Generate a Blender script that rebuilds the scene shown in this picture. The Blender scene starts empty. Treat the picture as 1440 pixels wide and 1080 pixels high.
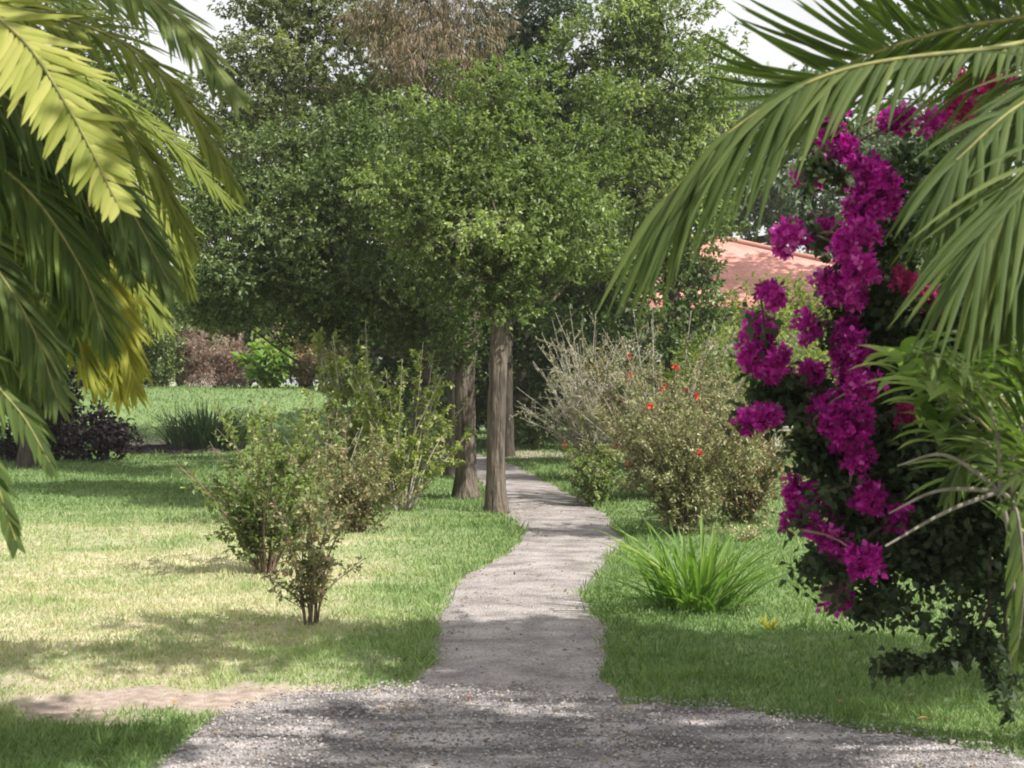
import bpy, math
import numpy as np
from math import radians as R, pi
C = bpy.context.scene.collection
S = bpy.context.scene
rng = np.random.default_rng(7)

# ------------------------------------------------------------------ camera
FP = 2000.0; CAMZ = 1.7; HY = 540.0
cam_d = bpy.data.cameras.new('camera'); cam = bpy.data.objects.new('camera', cam_d); C.objects.link(cam)
cam.location = (0, 0, CAMZ); cam.rotation_euler = (R(90), 0, 0)
cam_d.sensor_width = 36; cam_d.lens = 50; cam_d.clip_end = 2000; cam_d.clip_start = 0.05
S.camera = cam
cam_d.dof.use_dof = True; cam_d.dof.focus_distance = 14.0; cam_d.dof.aperture_fstop = 5.6; S.cycles.filter_width = 1.9

# ------------------------------------------------------------------ sky, sun, exposure
SUN_EL, SUN_AZ = 46.0, -32.0            # azimuth measured from +X (right) towards +Y (away)
w = bpy.data.worlds.new('World'); S.world = w; w.use_nodes = True
nt = w.node_tree; bgn = nt.nodes['Background']
sky = nt.nodes.new('ShaderNodeTexSky'); sky.sky_type = 'NISHITA'; sky.sun_disc = False
sky.sun_elevation = R(SUN_EL); sky.sun_rotation = R(90 - SUN_AZ); sky.dust_density = 3.0; sky.air_density = 1.2
mx = nt.nodes.new('ShaderNodeMix'); mx.data_type = 'RGBA'
tc = nt.nodes.new('ShaderNodeTexCoord'); nz = nt.nodes.new('ShaderNodeTexNoise'); nz.inputs['Scale'].default_value = 3.0; nz.inputs['Detail'].default_value = 6
mr = nt.nodes.new('ShaderNodeMapRange'); mr.inputs[1].default_value = .3; mr.inputs[2].default_value = .6; mr.inputs[3].default_value = .55; mr.inputs[4].default_value = .95
nt.links.new(tc.outputs['Generated'], nz.inputs['Vector']); nt.links.new(nz.outputs['Fac'], mr.inputs[0]); nt.links.new(mr.outputs[0], mx.inputs['Factor'])
nt.links.new(sky.outputs[0], mx.inputs['A']); mx.inputs['B'].default_value = (12.6, 12.5, 12.4, 1)     # thin bright cloud
nt.links.new(mx.outputs['Result'], bgn.inputs['Color']); bgn.inputs['Strength'].default_value = 0.058
sl = bpy.data.lights.new('sun', 'SUN'); sl.energy = 5.0; sl.angle = R(0.55); sl.color = (1, .955, .88)
so = bpy.data.objects.new('sun', sl); C.objects.link(so)
sd = np.array([math.cos(R(SUN_EL))*math.cos(R(SUN_AZ)), math.cos(R(SUN_EL))*math.sin(R(SUN_AZ)), math.sin(R(SUN_EL))])
from mathutils import Vector
so.rotation_euler = Vector(sd).to_track_quat('Z', 'Y').to_euler()
S.view_settings.view_transform = 'Standard'; S.view_settings.look = 'None'; S.view_settings.gamma = 1; S.view_settings.use_curve_mapping = False
S.view_settings.exposure = 0.66
S.cycles.max_bounces = 6; S.cycles.diffuse_bounces = 3; S.cycles.transmission_bounces = 3; S.cycles.glossy_bounces = 2
S.render.use_persistent_data = False

def P(px, py, d):                       # photo pixel and a distance -> a point of the garden
    return np.array([(px-720)/FP*d, d, CAMZ-(py-HY)/FP*d])
def G(px, py):                          # photo pixel -> point on level ground
    d = FP*CAMZ/(py-HY); return np.array([(px-720)/FP*d, d, 0.0])

# ------------------------------------------------------------------ mesh helpers
class MB:
    def __init__(s): s.V = []; s.F = []; s.T = []; s.n = 0
    def add(s, V, F, t=0.5):
        V = np.asarray(V, dtype=np.float64).reshape(-1, 3); F = np.asarray(F, dtype=np.int64).reshape(-1, 4)
        s.V.append(V); s.F.append(F+s.n); s.n += len(V)
        s.T.append(np.broadcast_to(np.asarray(t, dtype=np.float64), (len(V),)).copy())
    def build(s, name, mat, parent=None, smooth=True, extra=None, org=None):
        V = np.concatenate(s.V); F = np.concatenate(s.F); T = np.concatenate(s.T)
        if org is None: org = np.zeros(3)
        V = V-np.asarray(org)
        me = bpy.data.meshes.new(name); me.vertices.add(len(V)); me.vertices.foreach_set('co', V.astype(np.float32).ravel())
        me.loops.add(F.size); me.loops.foreach_set('vertex_index', F.astype(np.int32).ravel())
        me.polygons.add(len(F)); me.polygons.foreach_set('loop_start', (np.arange(len(F))*4).astype(np.int32))
        me.polygons.foreach_set('loop_total', np.full(len(F), 4, dtype=np.int32))
        me.polygons.foreach_set('use_smooth', np.full(len(F), smooth, dtype=bool))
        a = me.attributes.new('tint', 'FLOAT', 'POINT'); a.data.foreach_set('value', T.astype(np.float32))
        for k, v in (extra or {}).items():
            a = me.attributes.new(k, 'FLOAT', 'POINT'); a.data.foreach_set('value', np.asarray(v, dtype=np.float32))
        me.update(calc_edges=True); me.materials.append(mat)
        o = bpy.data.objects.new(name, me); C.objects.link(o)
        if parent is not None: o.parent = parent
        elif np.any(np.asarray(org) != 0): o.location = org
        return o

def tag(o, label=None, cat=None, group=None, kind=None):
    if label: o['label'] = label
    if cat: o['category'] = cat
    if group: o['group'] = group
    if kind: o['kind'] = kind
    return o
def thing(name, loc, label, cat, group=None, kind=None):
    o = bpy.data.objects.new(name, None); C.objects.link(o); o.location = loc; o.empty_display_size = .2
    return tag(o, label, cat, group, kind)
def loc(o): return np.array(o.location)

def unit(a): return a/np.maximum(np.linalg.norm(a, axis=-1, keepdims=True), 1e-9)
def rdirs(n, r=rng): return unit(r.normal(size=(n, 3)))
def curve(pts, n):                      # Catmull-Rom through the points
    p = np.asarray(pts, float)
    if len(p) == 2: t = np.linspace(0, 1, n)[:, None]; return p[0]*(1-t)+p[1]*t
    q = np.vstack([2*p[0]-p[1], p, 2*p[-1]-p[-2]]); out = []
    u = np.linspace(0, len(p)-1, n)
    for x in u:
        i = min(int(x), len(p)-2); t = x-i; a, b, c, d = q[i], q[i+1], q[i+2], q[i+3]
        out.append(.5*((2*b)+(-a+c)*t+(2*a-5*b+4*c-d)*t*t+(-a+3*b-3*c+d)*t**3))
    return np.array(out)
def tube(mb, pts, rad, k=8, t=.5, rough=0, r=rng):
    pts = np.asarray(pts, float); n = len(pts); rad = np.broadcast_to(np.asarray(rad, float), (n,))
    T = unit(np.gradient(pts, axis=0)); up = np.array([0, 0, 1.]) if abs(T[0][2]) < .85 else np.array([0, 1., 0])
    a = unit(np.cross(T, up)); b = np.cross(T, a); th = np.arange(k)/k*2*pi
    rr = rad[:, None]*(1+(rough*r.normal(size=(n, k)) if rough else 0))
    V = pts[:, None]+rr[..., None]*(np.cos(th)[None, :, None]*a[:, None]+np.sin(th)[None, :, None]*b[:, None])
    i, j = np.meshgrid(np.arange(n-1), np.arange(k), indexing='ij'); j2 = (j+1) % k
    F = np.stack([i*k+j, i*k+j2, (i+1)*k+j2, (i+1)*k+j], -1).reshape(-1, 4)
    mb.add(V.reshape(-1, 3), F, t)
def leaves(mb, c, d, nrm, L, W, tint, fold=.25, curl=.15):
    n = len(c); L = np.broadcast_to(L, (n,))[:, None]; W = np.broadcast_to(W, (n,))[:, None]
    d = unit(d); s = unit(np.cross(d, nrm)); nn = np.cross(s, d)
    v0 = c; v1 = c+d*L*.45+s*W*.5+nn*W*fold; v2 = c+d*L-nn*L*curl; v3 = c+d*L*.45-s*W*.5+nn*W*fold
    V = np.stack([v0, v1, v2, v3], 1).reshape(-1, 3); F = np.arange(4*n).reshape(n, 4)
    mb.add(V, F, np.repeat(np.broadcast_to(tint, (n,)), 4))
def box(mb, x0, x1, y0, y1, z0, z1, t=.5):
    V = np.array([[x, y, z] for z in (z0, z1) for y in (y0, y1) for x in (x0, x1)])
    F = [[0, 2, 3, 1], [4, 5, 7, 6], [0, 1, 5, 4], [2, 6, 7, 3], [0, 4, 6, 2], [1, 3, 7, 5]]
    mb.add(V, F, t)

# ------------------------------------------------------------------ materials
def newmat(name):
    m = bpy.data.materials.new(name); m.use_nodes = True; n = m.node_tree; n.nodes.clear()
    return m, n, n.nodes.new('ShaderNodeOutputMaterial')
def ramp(n, stops):
    r = n.nodes.new('ShaderNodeValToRGB'); e = r.color_ramp.elements
    while len(e) > 2: e.remove(e[-1])
    for i, (p, c) in enumerate(stops):
        if i < 2: e[i].position = p; e[i].color = (*c, 1)
        else: x = e.new(p); x.color = (*c, 1)
    return r
def leafmat(name, stops, trans=.35, rough=.5, spec=.3, tmul=(1.3, 1.5, .6)):
    m, n, out = newmat(name); at = n.nodes.new('ShaderNodeAttribute'); at.attribute_name = 'tint'
    r = ramp(n, stops); n.links.new(at.outputs['Fac'], r.inputs[0])
    b = n.nodes.new('ShaderNodeBsdfPrincipled'); b.inputs['Roughness'].default_value = rough; b.inputs['Specular IOR Level'].default_value = spec
    n.links.new(r.outputs[0], b.inputs['Base Color'])
    t = n.nodes.new('ShaderNodeBsdfTranslucent'); mm = n.nodes.new('ShaderNodeMix'); mm.data_type = 'RGBA'; mm.blend_type = 'MULTIPLY'; mm.inputs['Factor'].default_value = 1
    mm.inputs['B'].default_value = (*tmul, 1); n.links.new(r.outputs[0], mm.inputs['A']); n.links.new(mm.outputs['Result'], t.inputs['Color'])
    ms = n.nodes.new('ShaderNodeMixShader'); ms.inputs[0].default_value = trans
    n.links.new(b.outputs[0], ms.inputs[1]); n.links.new(t.outputs[0], ms.inputs[2]); n.links.new(ms.outputs[0], out.inputs[0])
    return m
def roughmat(name, c1, c2, scale=8, detail=6, rough=.85, bump=.4, stretch=(1, 1, 1), c3=None, s2=60, dist=.02):
    m, n, out = newmat(name); tc = n.nodes.new('ShaderNodeTexCoord'); mp = n.nodes.new('ShaderNodeMapping'); mp.inputs['Scale'].default_value = stretch
    n.links.new(tc.outputs['Object'], mp.inputs[0])
    a = n.nodes.new('ShaderNodeTexNoise'); a.inputs['Scale'].default_value = scale; a.inputs['Detail'].default_value = detail; n.links.new(mp.outputs[0], a.inputs['Vector'])
    st = [(.32, c1), (.68, c2)] + ([(.8, c3)] if c3 else [])
    r = ramp(n, st); n.links.new(a.outputs['Fac'], r.inputs[0])
    b = n.nodes.new('ShaderNodeBsdfPrincipled'); b.inputs['Roughness'].default_value = rough; b.inputs['Specular IOR Level'].default_value = .2
    n.links.new(r.outputs[0], b.inputs['Base Color'])
    g = n.nodes.new('ShaderNodeTexNoise'); g.inputs['Scale'].default_value = s2; g.inputs['Detail'].default_value = 4; n.links.new(mp.outputs[0], g.inputs['Vector'])
    bu = n.nodes.new('ShaderNodeBump'); bu.inputs['Strength'].default_value = bump; bu.inputs['Distance'].default_value = dist
    n.links.new(g.outputs['Fac'], bu.inputs['Height']); n.links.new(bu.outputs[0], b.inputs['Normal']); n.links.new(b.outputs[0], out.inputs[0])
    return m

M = {}
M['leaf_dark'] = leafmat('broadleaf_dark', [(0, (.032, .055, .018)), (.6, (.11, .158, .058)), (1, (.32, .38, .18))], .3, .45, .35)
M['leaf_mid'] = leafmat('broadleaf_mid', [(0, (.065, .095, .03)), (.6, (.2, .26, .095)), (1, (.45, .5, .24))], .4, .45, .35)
M['leaf_olive'] = leafmat('broadleaf_olive', [(0, (.075, .09, .04)), (.6, (.19, .215, .11)), (1, (.38, .39, .22))], .38)
M['leaf_blue'] = leafmat('broadleaf_bluish', [(0, (.035, .06, .035)), (.6, (.1, .145, .085)), (1, (.26, .32, .2))], .3)
M['leaf_brown'] = leafmat('dry_conifer', [(0, (.06, .055, .03)), (.45, (.15, .135, .075)), (.75, (.26, .19, .12)), (1, (.4, .28, .2))], .3, tmul=(1.2, 1, .8))
M['leaf_lime'] = leafmat('lime_leaf', [(0, (.1, .14, .03)), (.6, (.25, .3, .08)), (1, (.48, .49, .2))], .42)
M['leaf_rose'] = leafmat('rose_leaf', [(0, (.06, .1, .03)), (.55, (.13, .19, .06)), (.8, (.24, .26, .12)), (1, (.32, .17, .1))], .35)
M['leaf_pink'] = leafmat('pinkish_leaf', [(0, (.09, .13, .045)), (.5, (.2, .24, .1)), (.8, (.38, .33, .19)), (1, (.46, .3, .21))], .35, tmul=(1.2, 1.1, .8))
M['leaf_pale'] = leafmat('pale_leaf', [(0, (.14, .17, .06)), (.6, (.35, .36, .18)), (1, (.58, .54, .35))], .35, tmul=(1.1, 1.1, .8))
M['reed'] = leafmat('dry_reed', [(0, (.17, .1, .075)), (.6, (.34, .22, .17)), (1, (.48, .36, .28))], .25, tmul=(1.1, 1, .9))
M['strap'] = leafmat('strap_leaf', [(0, (.07, .14, .03)), (.6, (.17, .28, .07)), (1, (.34, .4, .14))], .4)
M['iris'] = leafmat('iris_leaf', [(0, (.03, .055, .03)), (.6, (.075, .13, .06)), (1, (.15, .22, .1))], .25)
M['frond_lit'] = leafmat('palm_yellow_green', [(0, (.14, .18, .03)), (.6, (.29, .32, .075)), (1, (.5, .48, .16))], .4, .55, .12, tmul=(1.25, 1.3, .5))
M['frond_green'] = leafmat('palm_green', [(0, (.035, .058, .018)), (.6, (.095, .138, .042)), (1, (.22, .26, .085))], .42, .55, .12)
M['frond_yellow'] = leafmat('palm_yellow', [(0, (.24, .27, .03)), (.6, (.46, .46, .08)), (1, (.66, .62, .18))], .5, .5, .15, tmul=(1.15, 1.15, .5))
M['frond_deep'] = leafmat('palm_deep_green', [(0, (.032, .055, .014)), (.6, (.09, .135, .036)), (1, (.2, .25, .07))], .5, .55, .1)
M['bougain_leaf'] = leafmat('bougainvillea_leaf', [(0, (.02, .034, .016)), (.6, (.048, .078, .034)), (1, (.12, .165, .065))], .25, .5, .25)
M['bract'] = leafmat('magenta_bract', [(0, (.2, .006, .13)), (.55, (.46, .016, .31)), (.85, (.62, .06, .46)), (1, (.72, .2, .56))], .4, .6, .2, tmul=(1.5, .8, 1.4))
M['bract_old'] = leafmat('faded_bract', [(0, (.24, .015, .1)), (.6, (.45, .035, .2)), (1, (.58, .1, .3))], .4, .6, .2, tmul=(1.4, .8, .9))
M['glossy'] = leafmat('glossy_leaf', [(0, (.08, .15, .035)), (.6, (.2, .31, .08)), (1, (.38, .47, .2))], .35, .3, .5)
M['redflower'] = leafmat('red_flower', [(0, (.45, .03, .02)), (1, (.75, .09, .06))], .3, tmul=(1.2, .7, .6))
M['litter'] = leafmat('fallen_leaf', [(0, (.2, .07, .035)), (.6, (.32, .1, .07)), (1, (.42, .27, .08))], .1, tmul=(1, 1, 1))
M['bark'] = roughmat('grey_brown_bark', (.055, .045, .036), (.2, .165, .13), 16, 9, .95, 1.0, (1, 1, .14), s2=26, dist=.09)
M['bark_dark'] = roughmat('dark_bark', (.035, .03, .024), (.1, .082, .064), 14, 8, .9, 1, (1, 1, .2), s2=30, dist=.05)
M['twig'] = roughmat('brown_twig', (.1, .07, .05), (.24, .18, .13), 20)
M['twig_grey'] = roughmat('pale_grey_twig', (.24, .21, .18), (.5, .45, .4), 20)
M['stem_green'] = roughmat('green_stem', (.12, .13, .04), (.28, .26, .09), 20, rough=.5, bump=.1)
M['petiole'] = roughmat('grey_petiole', (.14, .13, .1), (.3, .28, .22), 20, rough=.6, bump=.2)
M['fibre'] = roughmat('palm_fibre', (.05, .035, .015), (.2, .13, .04), 30, 8, .9, 1, (1, 1, .15))
M['rock'] = roughmat('dark_rock', (.006, .005, .005), (.022, .017, .018), 4, 9, .95, 1.0, s2=7, dist=.25)
M['terracotta'] = roughmat('terracotta_wall', (.26, .11, .07), (.42, .22, .16), 5, 8, .9, .5, s2=30)
M['stone'] = roughmat('pale_stone', (.42, .4, .36), (.66, .63, .58), 6, 8, .9, .5)
M['cream'] = roughmat('cream_render', (.6, .56, .48), (.74, .7, .62), 2, 6, .9, .1)
M['dark_timber'] = roughmat('dark_timber', (.03, .024, .02), (.07, .055, .045), 6, 6, .7, .3, (1, 6, 1))
M['glass'] = None
m, n, out = newmat('window_glass'); b = n.nodes.new('ShaderNodeBsdfPrincipled'); b.inputs['Base Color'].default_value = (.03, .035, .04, 1); b.inputs['Roughness'].default_value = .08; n.links.new(b.outputs[0], out.inputs[0]); M['glass'] = m

def tilemat():
    m, n, out = newmat('salmon_roof_tiles'); tc = n.nodes.new('ShaderNodeTexCoord')
    br = n.nodes.new('ShaderNodeTexBrick'); br.inputs['Scale'].default_value = 1.0; br.inputs['Brick Width'].default_value = .22; br.inputs['Row Height'].default_value = .26
    br.inputs['Mortar Size'].default_value = .018; br.inputs['Color1'].default_value = (.6, .25, .21, 1); br.inputs['Color2'].default_value = (.68, .32, .27, 1); br.inputs['Mortar'].default_value = (.5, .25, .2, 1)
    n.links.new(tc.outputs['UV'], br.inputs['Vector'])
    nz = n.nodes.new('ShaderNodeTexNoise'); nz.inputs['Scale'].default_value = 1.3; nz.inputs['Detail'].default_value = 8; n.links.new(tc.outputs['Object'], nz.inputs['Vector'])
    r = ramp(n, [(.35, (.72, .7, .68)), (.65, (1, 1, 1))]); n.links.new(nz.outputs['Fac'], r.inputs[0])
    mm = n.nodes.new('ShaderNodeMix'); mm.data_type = 'RGBA'; mm.blend_type = 'MULTIPLY'; mm.inputs['Factor'].default_value = 1
    n.links.new(br.outputs['Color'], mm.inputs['A']); n.links.new(r.outputs[0], mm.inputs['B'])
    b = n.nodes.new('ShaderNodeBsdfPrincipled'); b.inputs['Roughness'].default_value = .85; n.links.new(mm.outputs['Result'], b.inputs['Base Color'])
    wv = n.nodes.new('ShaderNodeTexWave'); wv.wave_profile = 'SAW'; wv.bands_direction = 'Y'; wv.inputs['Scale'].default_value = .93
    n.links.new(tc.outputs['UV'], wv.inputs['Vector']); bu = n.nodes.new('ShaderNodeBump'); bu.inputs['Strength'].default_value = .5; bu.inputs['Distance'].default_value = .06
    n.links.new(wv.outputs['Fac'], bu.inputs['Height']); n.links.new(bu.outputs[0], b.inputs['Normal']); n.links.new(b.outputs[0], out.inputs[0]); return m
M['tiles'] = tilemat()

def groundmat():
    m, n, out = newmat('lawn_and_soil'); tc = n.nodes.new('ShaderNodeTexCoord'); L = n.links.new
    def at(nm): a = n.nodes.new('ShaderNodeAttribute'); a.attribute_name = nm; return a.outputs['Fac']
    def nz(s, d=6): a = n.nodes.new('ShaderNodeTexNoise'); a.inputs['Scale'].default_value = s; a.inputs['Detail'].default_value = d; L(tc.outputs['Object'], a.inputs['Vector']); return a.outputs['Fac']
    def mix(f, a, b):
        x = n.nodes.new('ShaderNodeMix'); x.data_type = 'RGBA'; L(f, x.inputs['Factor']); L(a, x.inputs['A']); L(b, x.inputs['B']); return x.outputs['Result']
    g = ramp(n, [(.3, (.11, .17, .065)), (.7, (.22, .3, .125))]); L(nz(9, 8), g.inputs[0])
    d = ramp(n, [(.3, (.38, .34, .22)), (.7, (.54, .5, .34))]); L(nz(7, 8), d.inputs[0])
    s = ramp(n, [(.3, (.26, .2, .16)), (.7, (.46, .38, .33))]); L(nz(14, 8), s.inputs[0])
    c = mix(at('dry'), g.outputs[0], d.outputs[0]); c = mix(at('soil'), c, s.outputs[0])
    b = n.nodes.new('ShaderNodeBsdfPrincipled'); b.inputs['Roughness'].default_value = .95; b.inputs['Specular IOR Level'].default_value = .1; L(c, b.inputs['Base Color'])
    bu = n.nodes.new('ShaderNodeBump'); bu.inputs['Strength'].default_value = .8; bu.inputs['Distance'].default_value = .02; L(nz(60, 5), bu.inputs['Height']); L(bu.outputs[0], b.inputs['Normal'])
    L(b.outputs[0], out.inputs[0]); return m
def pavemat(name, cs, speck, sc=1.2, gr=140, bump=.6, streak=(1, 1, 1)):
    m, n, out = newmat(name); tc = n.nodes.new('ShaderNodeTexCoord'); L = n.links.new
    mp = n.nodes.new('ShaderNodeMapping'); mp.inputs['Scale'].default_value = streak; L(tc.outputs['Object'], mp.inputs[0])
    def nz(s, d=6): a = n.nodes.new('ShaderNodeTexNoise'); a.inputs['Scale'].default_value = s; a.inputs['Detail'].default_value = d; L(mp.outputs[0], a.inputs['Vector']); return a.outputs['Fac']
    r = ramp(n, cs); L(nz(sc, 9), r.inputs[0])
    v = n.nodes.new('ShaderNodeTexVoronoi'); v.inputs['Scale'].default_value = gr; L(tc.outputs['Object'], v.inputs['Vector'])
    vr = ramp(n, [(.0, (1-speck,)*3), (1, (1+speck*.8,)*3)]); sp = n.nodes.new('ShaderNodeSeparateColor'); L(v.outputs['Color'], sp.inputs[0]); L(sp.outputs[0], vr.inputs[0])
    mm = n.nodes.new('ShaderNodeMix'); mm.data_type = 'RGBA'; mm.blend_type = 'MULTIPLY'; mm.inputs['Factor'].default_value = 1; L(r.outputs[0], mm.inputs['A']); L(vr.outputs[0], mm.inputs['B'])
    b = n.nodes.new('ShaderNodeBsdfPrincipled'); b.inputs['Roughness'].default_value = .92; b.inputs['Specular IOR Level'].default_value = .15; L(mm.outputs['Result'], b.inputs['Base Color'])
    bu = n.nodes.new('ShaderNodeBump'); bu.inputs['Strength'].default_value = bump; bu.inputs['Distance'].default_value = .015; L(v.outputs['Distance'], bu.inputs['Height']); L(bu.outputs[0], b.inputs['Normal'])
    L(b.outputs[0], out.inputs[0]); return m

hz = bpy.data.materials.new('thin_haze'); hz.use_nodes = True; hn = hz.node_tree; hn.nodes.clear()
ho = hn.nodes.new('ShaderNodeOutputMaterial'); hv = hn.nodes.new('ShaderNodeVolumePrincipled'); hv.inputs['Density'].default_value = .0006; hv.inputs['Color'].default_value = (.96, .97, .95, 1); hv.inputs['Anisotropy'].default_value = .2
hn.links.new(hv.outputs[0], ho.inputs['Volume'])

# ------------------------------------------------------------------ ground, path, gravel road
EDGE = [(1075, 560, 870), (1000, 562, 872), (975, 566, 868), (955, 585, 856), (930, 604, 856), (900, 618, 851), (870, 621, 838), (845, 624, 823), (825, 640, 826), (800, 676, 846), (782, 705, 862),
        (765, 733, 876), (750, 738, 868), (735, 728, 858), (720, 712, 846), (705, 704, 822), (690, 690, 790), (675, 668, 762), (662, 640, 738), (650, 608, 712), (641, 570, 680), (634, 520, 640), (628, 470, 590)]
EY = np.array([G(0, e[0])[1] for e in EDGE]); EL = np.array([G(e[1], e[0])[0] for e in EDGE]); ER = np.array([G(e[2], e[0])[0] for e in EDGE])
def wob(y, s): return .03*np.sin(y*2.3+s)+.02*np.sin(y*5.7+2*s)+.012*np.sin(y*13+s*3)
def pathL(y): return np.interp(y, EY, EL)+wob(y, 1)
def pathR(y): return np.interp(y, EY, ER)+wob(y, 4)
RX = np.array([-1.62, -1.5, -1.24, -.63, .16, .53, 1.07, 1.56, 2.3, 4, 9]); RYE = np.array([5.4, 7.15, 7.73, 7.87, 7.82, 7.55, 7.39, 7.08, 6.4, 4.9, 1.2])
def roadE(x): return np.interp(x, RX, RYE)+.03*np.sin(x*7)+.025*np.sin(x*17+1)
def sm(a, b, x): t = np.clip((x-a)/(b-a), 0, 1); return t*t*(3-2*t)
def vn(x, y, s, seed=0):                # cheap smooth noise, 0..1
    r = np.random.default_rng(seed); v = 0
    for i in range(5):
        a = r.uniform(0, 2*pi); f = s*(1.7**i)*r.uniform(.8, 1.2); v = v+np.sin((x*math.cos(a)+y*math.sin(a))*f+r.uniform(0, 6)+1.5*np.sin((y*math.cos(a)-x*math.sin(a))*f*.7+i))/(1.25**i)
    return np.clip(.5+v*.18, 0, 1)
def pathdist(x, y):                     # >0 outside the path, <0 inside
    return np.where(y < EY[-1], np.maximum(pathL(y)-x, x-pathR(y)), 9)
def roaddist(x, y): return np.where(x < -1.62, -1.62-x+.3, y-roadE(x))
def soilf(x, y):
    x0, y0 = x, y; x = x+.25*(vn(x0, y0, 3.1, 71)-.5)*2; y = y+.22*(vn(x0, y0, 4.3, 72)-.5)*2; a = 1.3*np.exp(-(((x+1.75)/.85)**2+((y-7.55-.22*(x+1.9))/.36)**2)**2)+.7*np.exp(-(((x+3.0)/.9)**2+((y-8.0)/.5)**2))
    b = .8*np.exp(-(((x+8.3)/2.2)**2+((y-35.5)/1.6)**2)**2)
    c = .75*np.exp(-(((x-.55)/1.3)**2+((y-34)/3.0)**2)**2)
    v = a+b+c; return np.clip(v*1.3-.45*vn(x0, y0, 7, 3)-.1, 0, 1)
def dryf(x, y):
    f = .97*sm(.3, -2.2, x)*sm(22, 13, y)*sm(6.6, 7.9, y-.25*x-.6)+.25*sm(1.5, 4, x)*sm(14, 9, y)  # near left corner stays green, a colour that also deepens the shade there
    return np.clip(f*(.55+.8*vn(x, y, 1.8, 5))+.25*(vn(x, y, 3, 8)-.55), 0, 1)
def height(x, y):
    bank = 1.55*sm(33.5, 46, y)*sm(-1.5, -5, x)
    und = .05*(vn(x, y, .9, 11)-.5)*2+.02
    near = np.minimum(pathdist(x, y), roaddist(x, y))
    return bank+und*sm(0.02, .45, near)*sm(60, 50, y)+.6*sm(60, 120, y)*0
gx = np.unique(np.concatenate([np.linspace(-400, -30, 14), np.linspace(-30, -8, 45), np.arange(-8, 8.01, .1), np.linspace(8, 30, 45), np.linspace(30, 400, 14)]))
gy = np.unique(np.concatenate([np.linspace(-60, -2, 12), np.linspace(-2, 5.5, 20), np.arange(5.5, 22, .1), np.arange(22, 48, .25), np.linspace(48, 90, 25), np.linspace(90, 900, 20)]))
XX, YY = np.meshgrid(gx, gy); nx_, ny_ = len(gx), len(gy)
i, j = np.meshgrid(np.arange(ny_-1), np.arange(nx_-1), indexing='ij')
mb = MB(); mb.add(np.stack([XX, YY, height(XX, YY)], -1), np.stack([i*nx_+j, i*nx_+j+1, (i+1)*nx_+j+1, (i+1)*nx_+j], -1))
g = mb.build('ground', groundmat(), extra={'dry': dryf(XX, YY).ravel(), 'soil': soilf(XX, YY).ravel()}); tag(g, kind='structure')

ys = np.arange(6.0, EY[-1]-.05, .07); k = 9; mb = MB(); rows = []
for y in ys:
    a, b = pathL(y), pathR(y); rows.append(np.stack([np.linspace(a, b, k), np.full(k, y), np.full(k, .004)+.012*np.sin(np.linspace(0, pi, k))], -1))
i, j = np.meshgrid(np.arange(len(ys)-1), np.arange(k-1), indexing='ij'); mb.add(np.array(rows), np.stack([i*k+j, i*k+j+1, (i+1)*k+j+1, (i+1)*k+j], -1))
o = mb.build('path', pavemat('path_surface', [(.32, (.24, .215, .207)), (.48, (.35, .317, .307)), (.66, (.47, .425, .41))], .34, 2.6, 95, .9, (1, 1.25, 1))); tag(o, kind='structure')
xs = np.arange(-1.62, 9, .06); k = 14; mb = MB(); rows = []
for x in xs:
    e = roadE(x); ya = np.linspace(-8, e, k)**1; rows.append(np.stack([np.full(k, x), ya, np.full(k, .03)-.014*(np.linspace(0, 1, k) > .99)-.0], -1))
i, j = np.meshgrid(np.arange(len(xs)-1), np.arange(k-1), indexing='ij'); mb.add(np.array(rows), np.stack([i*k+j, (i+1)*k+j, (i+1)*k+j+1, i*k+j+1], -1))
o = mb.build('gravel_road', pavemat('road_gravel', [(.36, (.16, .145, .145)), (.5, (.32, .29, .285)), (.62, (.56, .51, .5))], .4, 1.8, 130, .8, (1, 2.6, 1))); tag(o, kind='structure')
# loose stones on the road
mb = MB(); n = 16000; x = rng.uniform(-1.75, 3.2, n); y = roadE(x)-rng.uniform(-.12, 1.9, n)**1.0; kp = (y > 5.6); x, y = x[kp], y[kp]; n = len(x)
cube = np.array([[a, b, c] for c in (-1, 1) for b in (-1, 1) for a in (-1, 1)], float); CF = np.array([[0, 2, 3, 1], [4, 5, 7, 6], [0, 1, 5, 4], [2, 6, 7, 3], [0, 4, 6, 2], [1, 3, 7, 5]])
sz = rng.uniform(.002, .006, (n, 1, 1))*np.array([1.2, 1, .6])*rng.uniform(.7, 1.3, (n, 1, 3)); V = cube[None]*sz*rng.uniform(.55, 1.1, (n, 8, 3)); th = rng.uniform(0, 6.3, n)
c_, s_ = np.cos(th)[:, None], np.sin(th)[:, None]; V = np.stack([V[..., 0]*c_-V[..., 1]*s_, V[..., 0]*s_+V[..., 1]*c_, V[..., 2]], -1)+np.stack([x, y, np.full(n, .033)], -1)[:, None]
mb.add(V.reshape(-1, 3), (np.arange(n)[:, None, None]*8+CF[None]).reshape(-1, 4), np.repeat(rng.uniform(0, 1, n), 8))
o = mb.build('gravel', leafmat('loose_stone', [(0, (.12, .11, .11)), (1, (.55, .52, .5))], 0.0, .8, .2), smooth=False)
tag(o, 'loose grey stones scattered on the gravel road in the foreground', 'gravel', kind='stuff')

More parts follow.
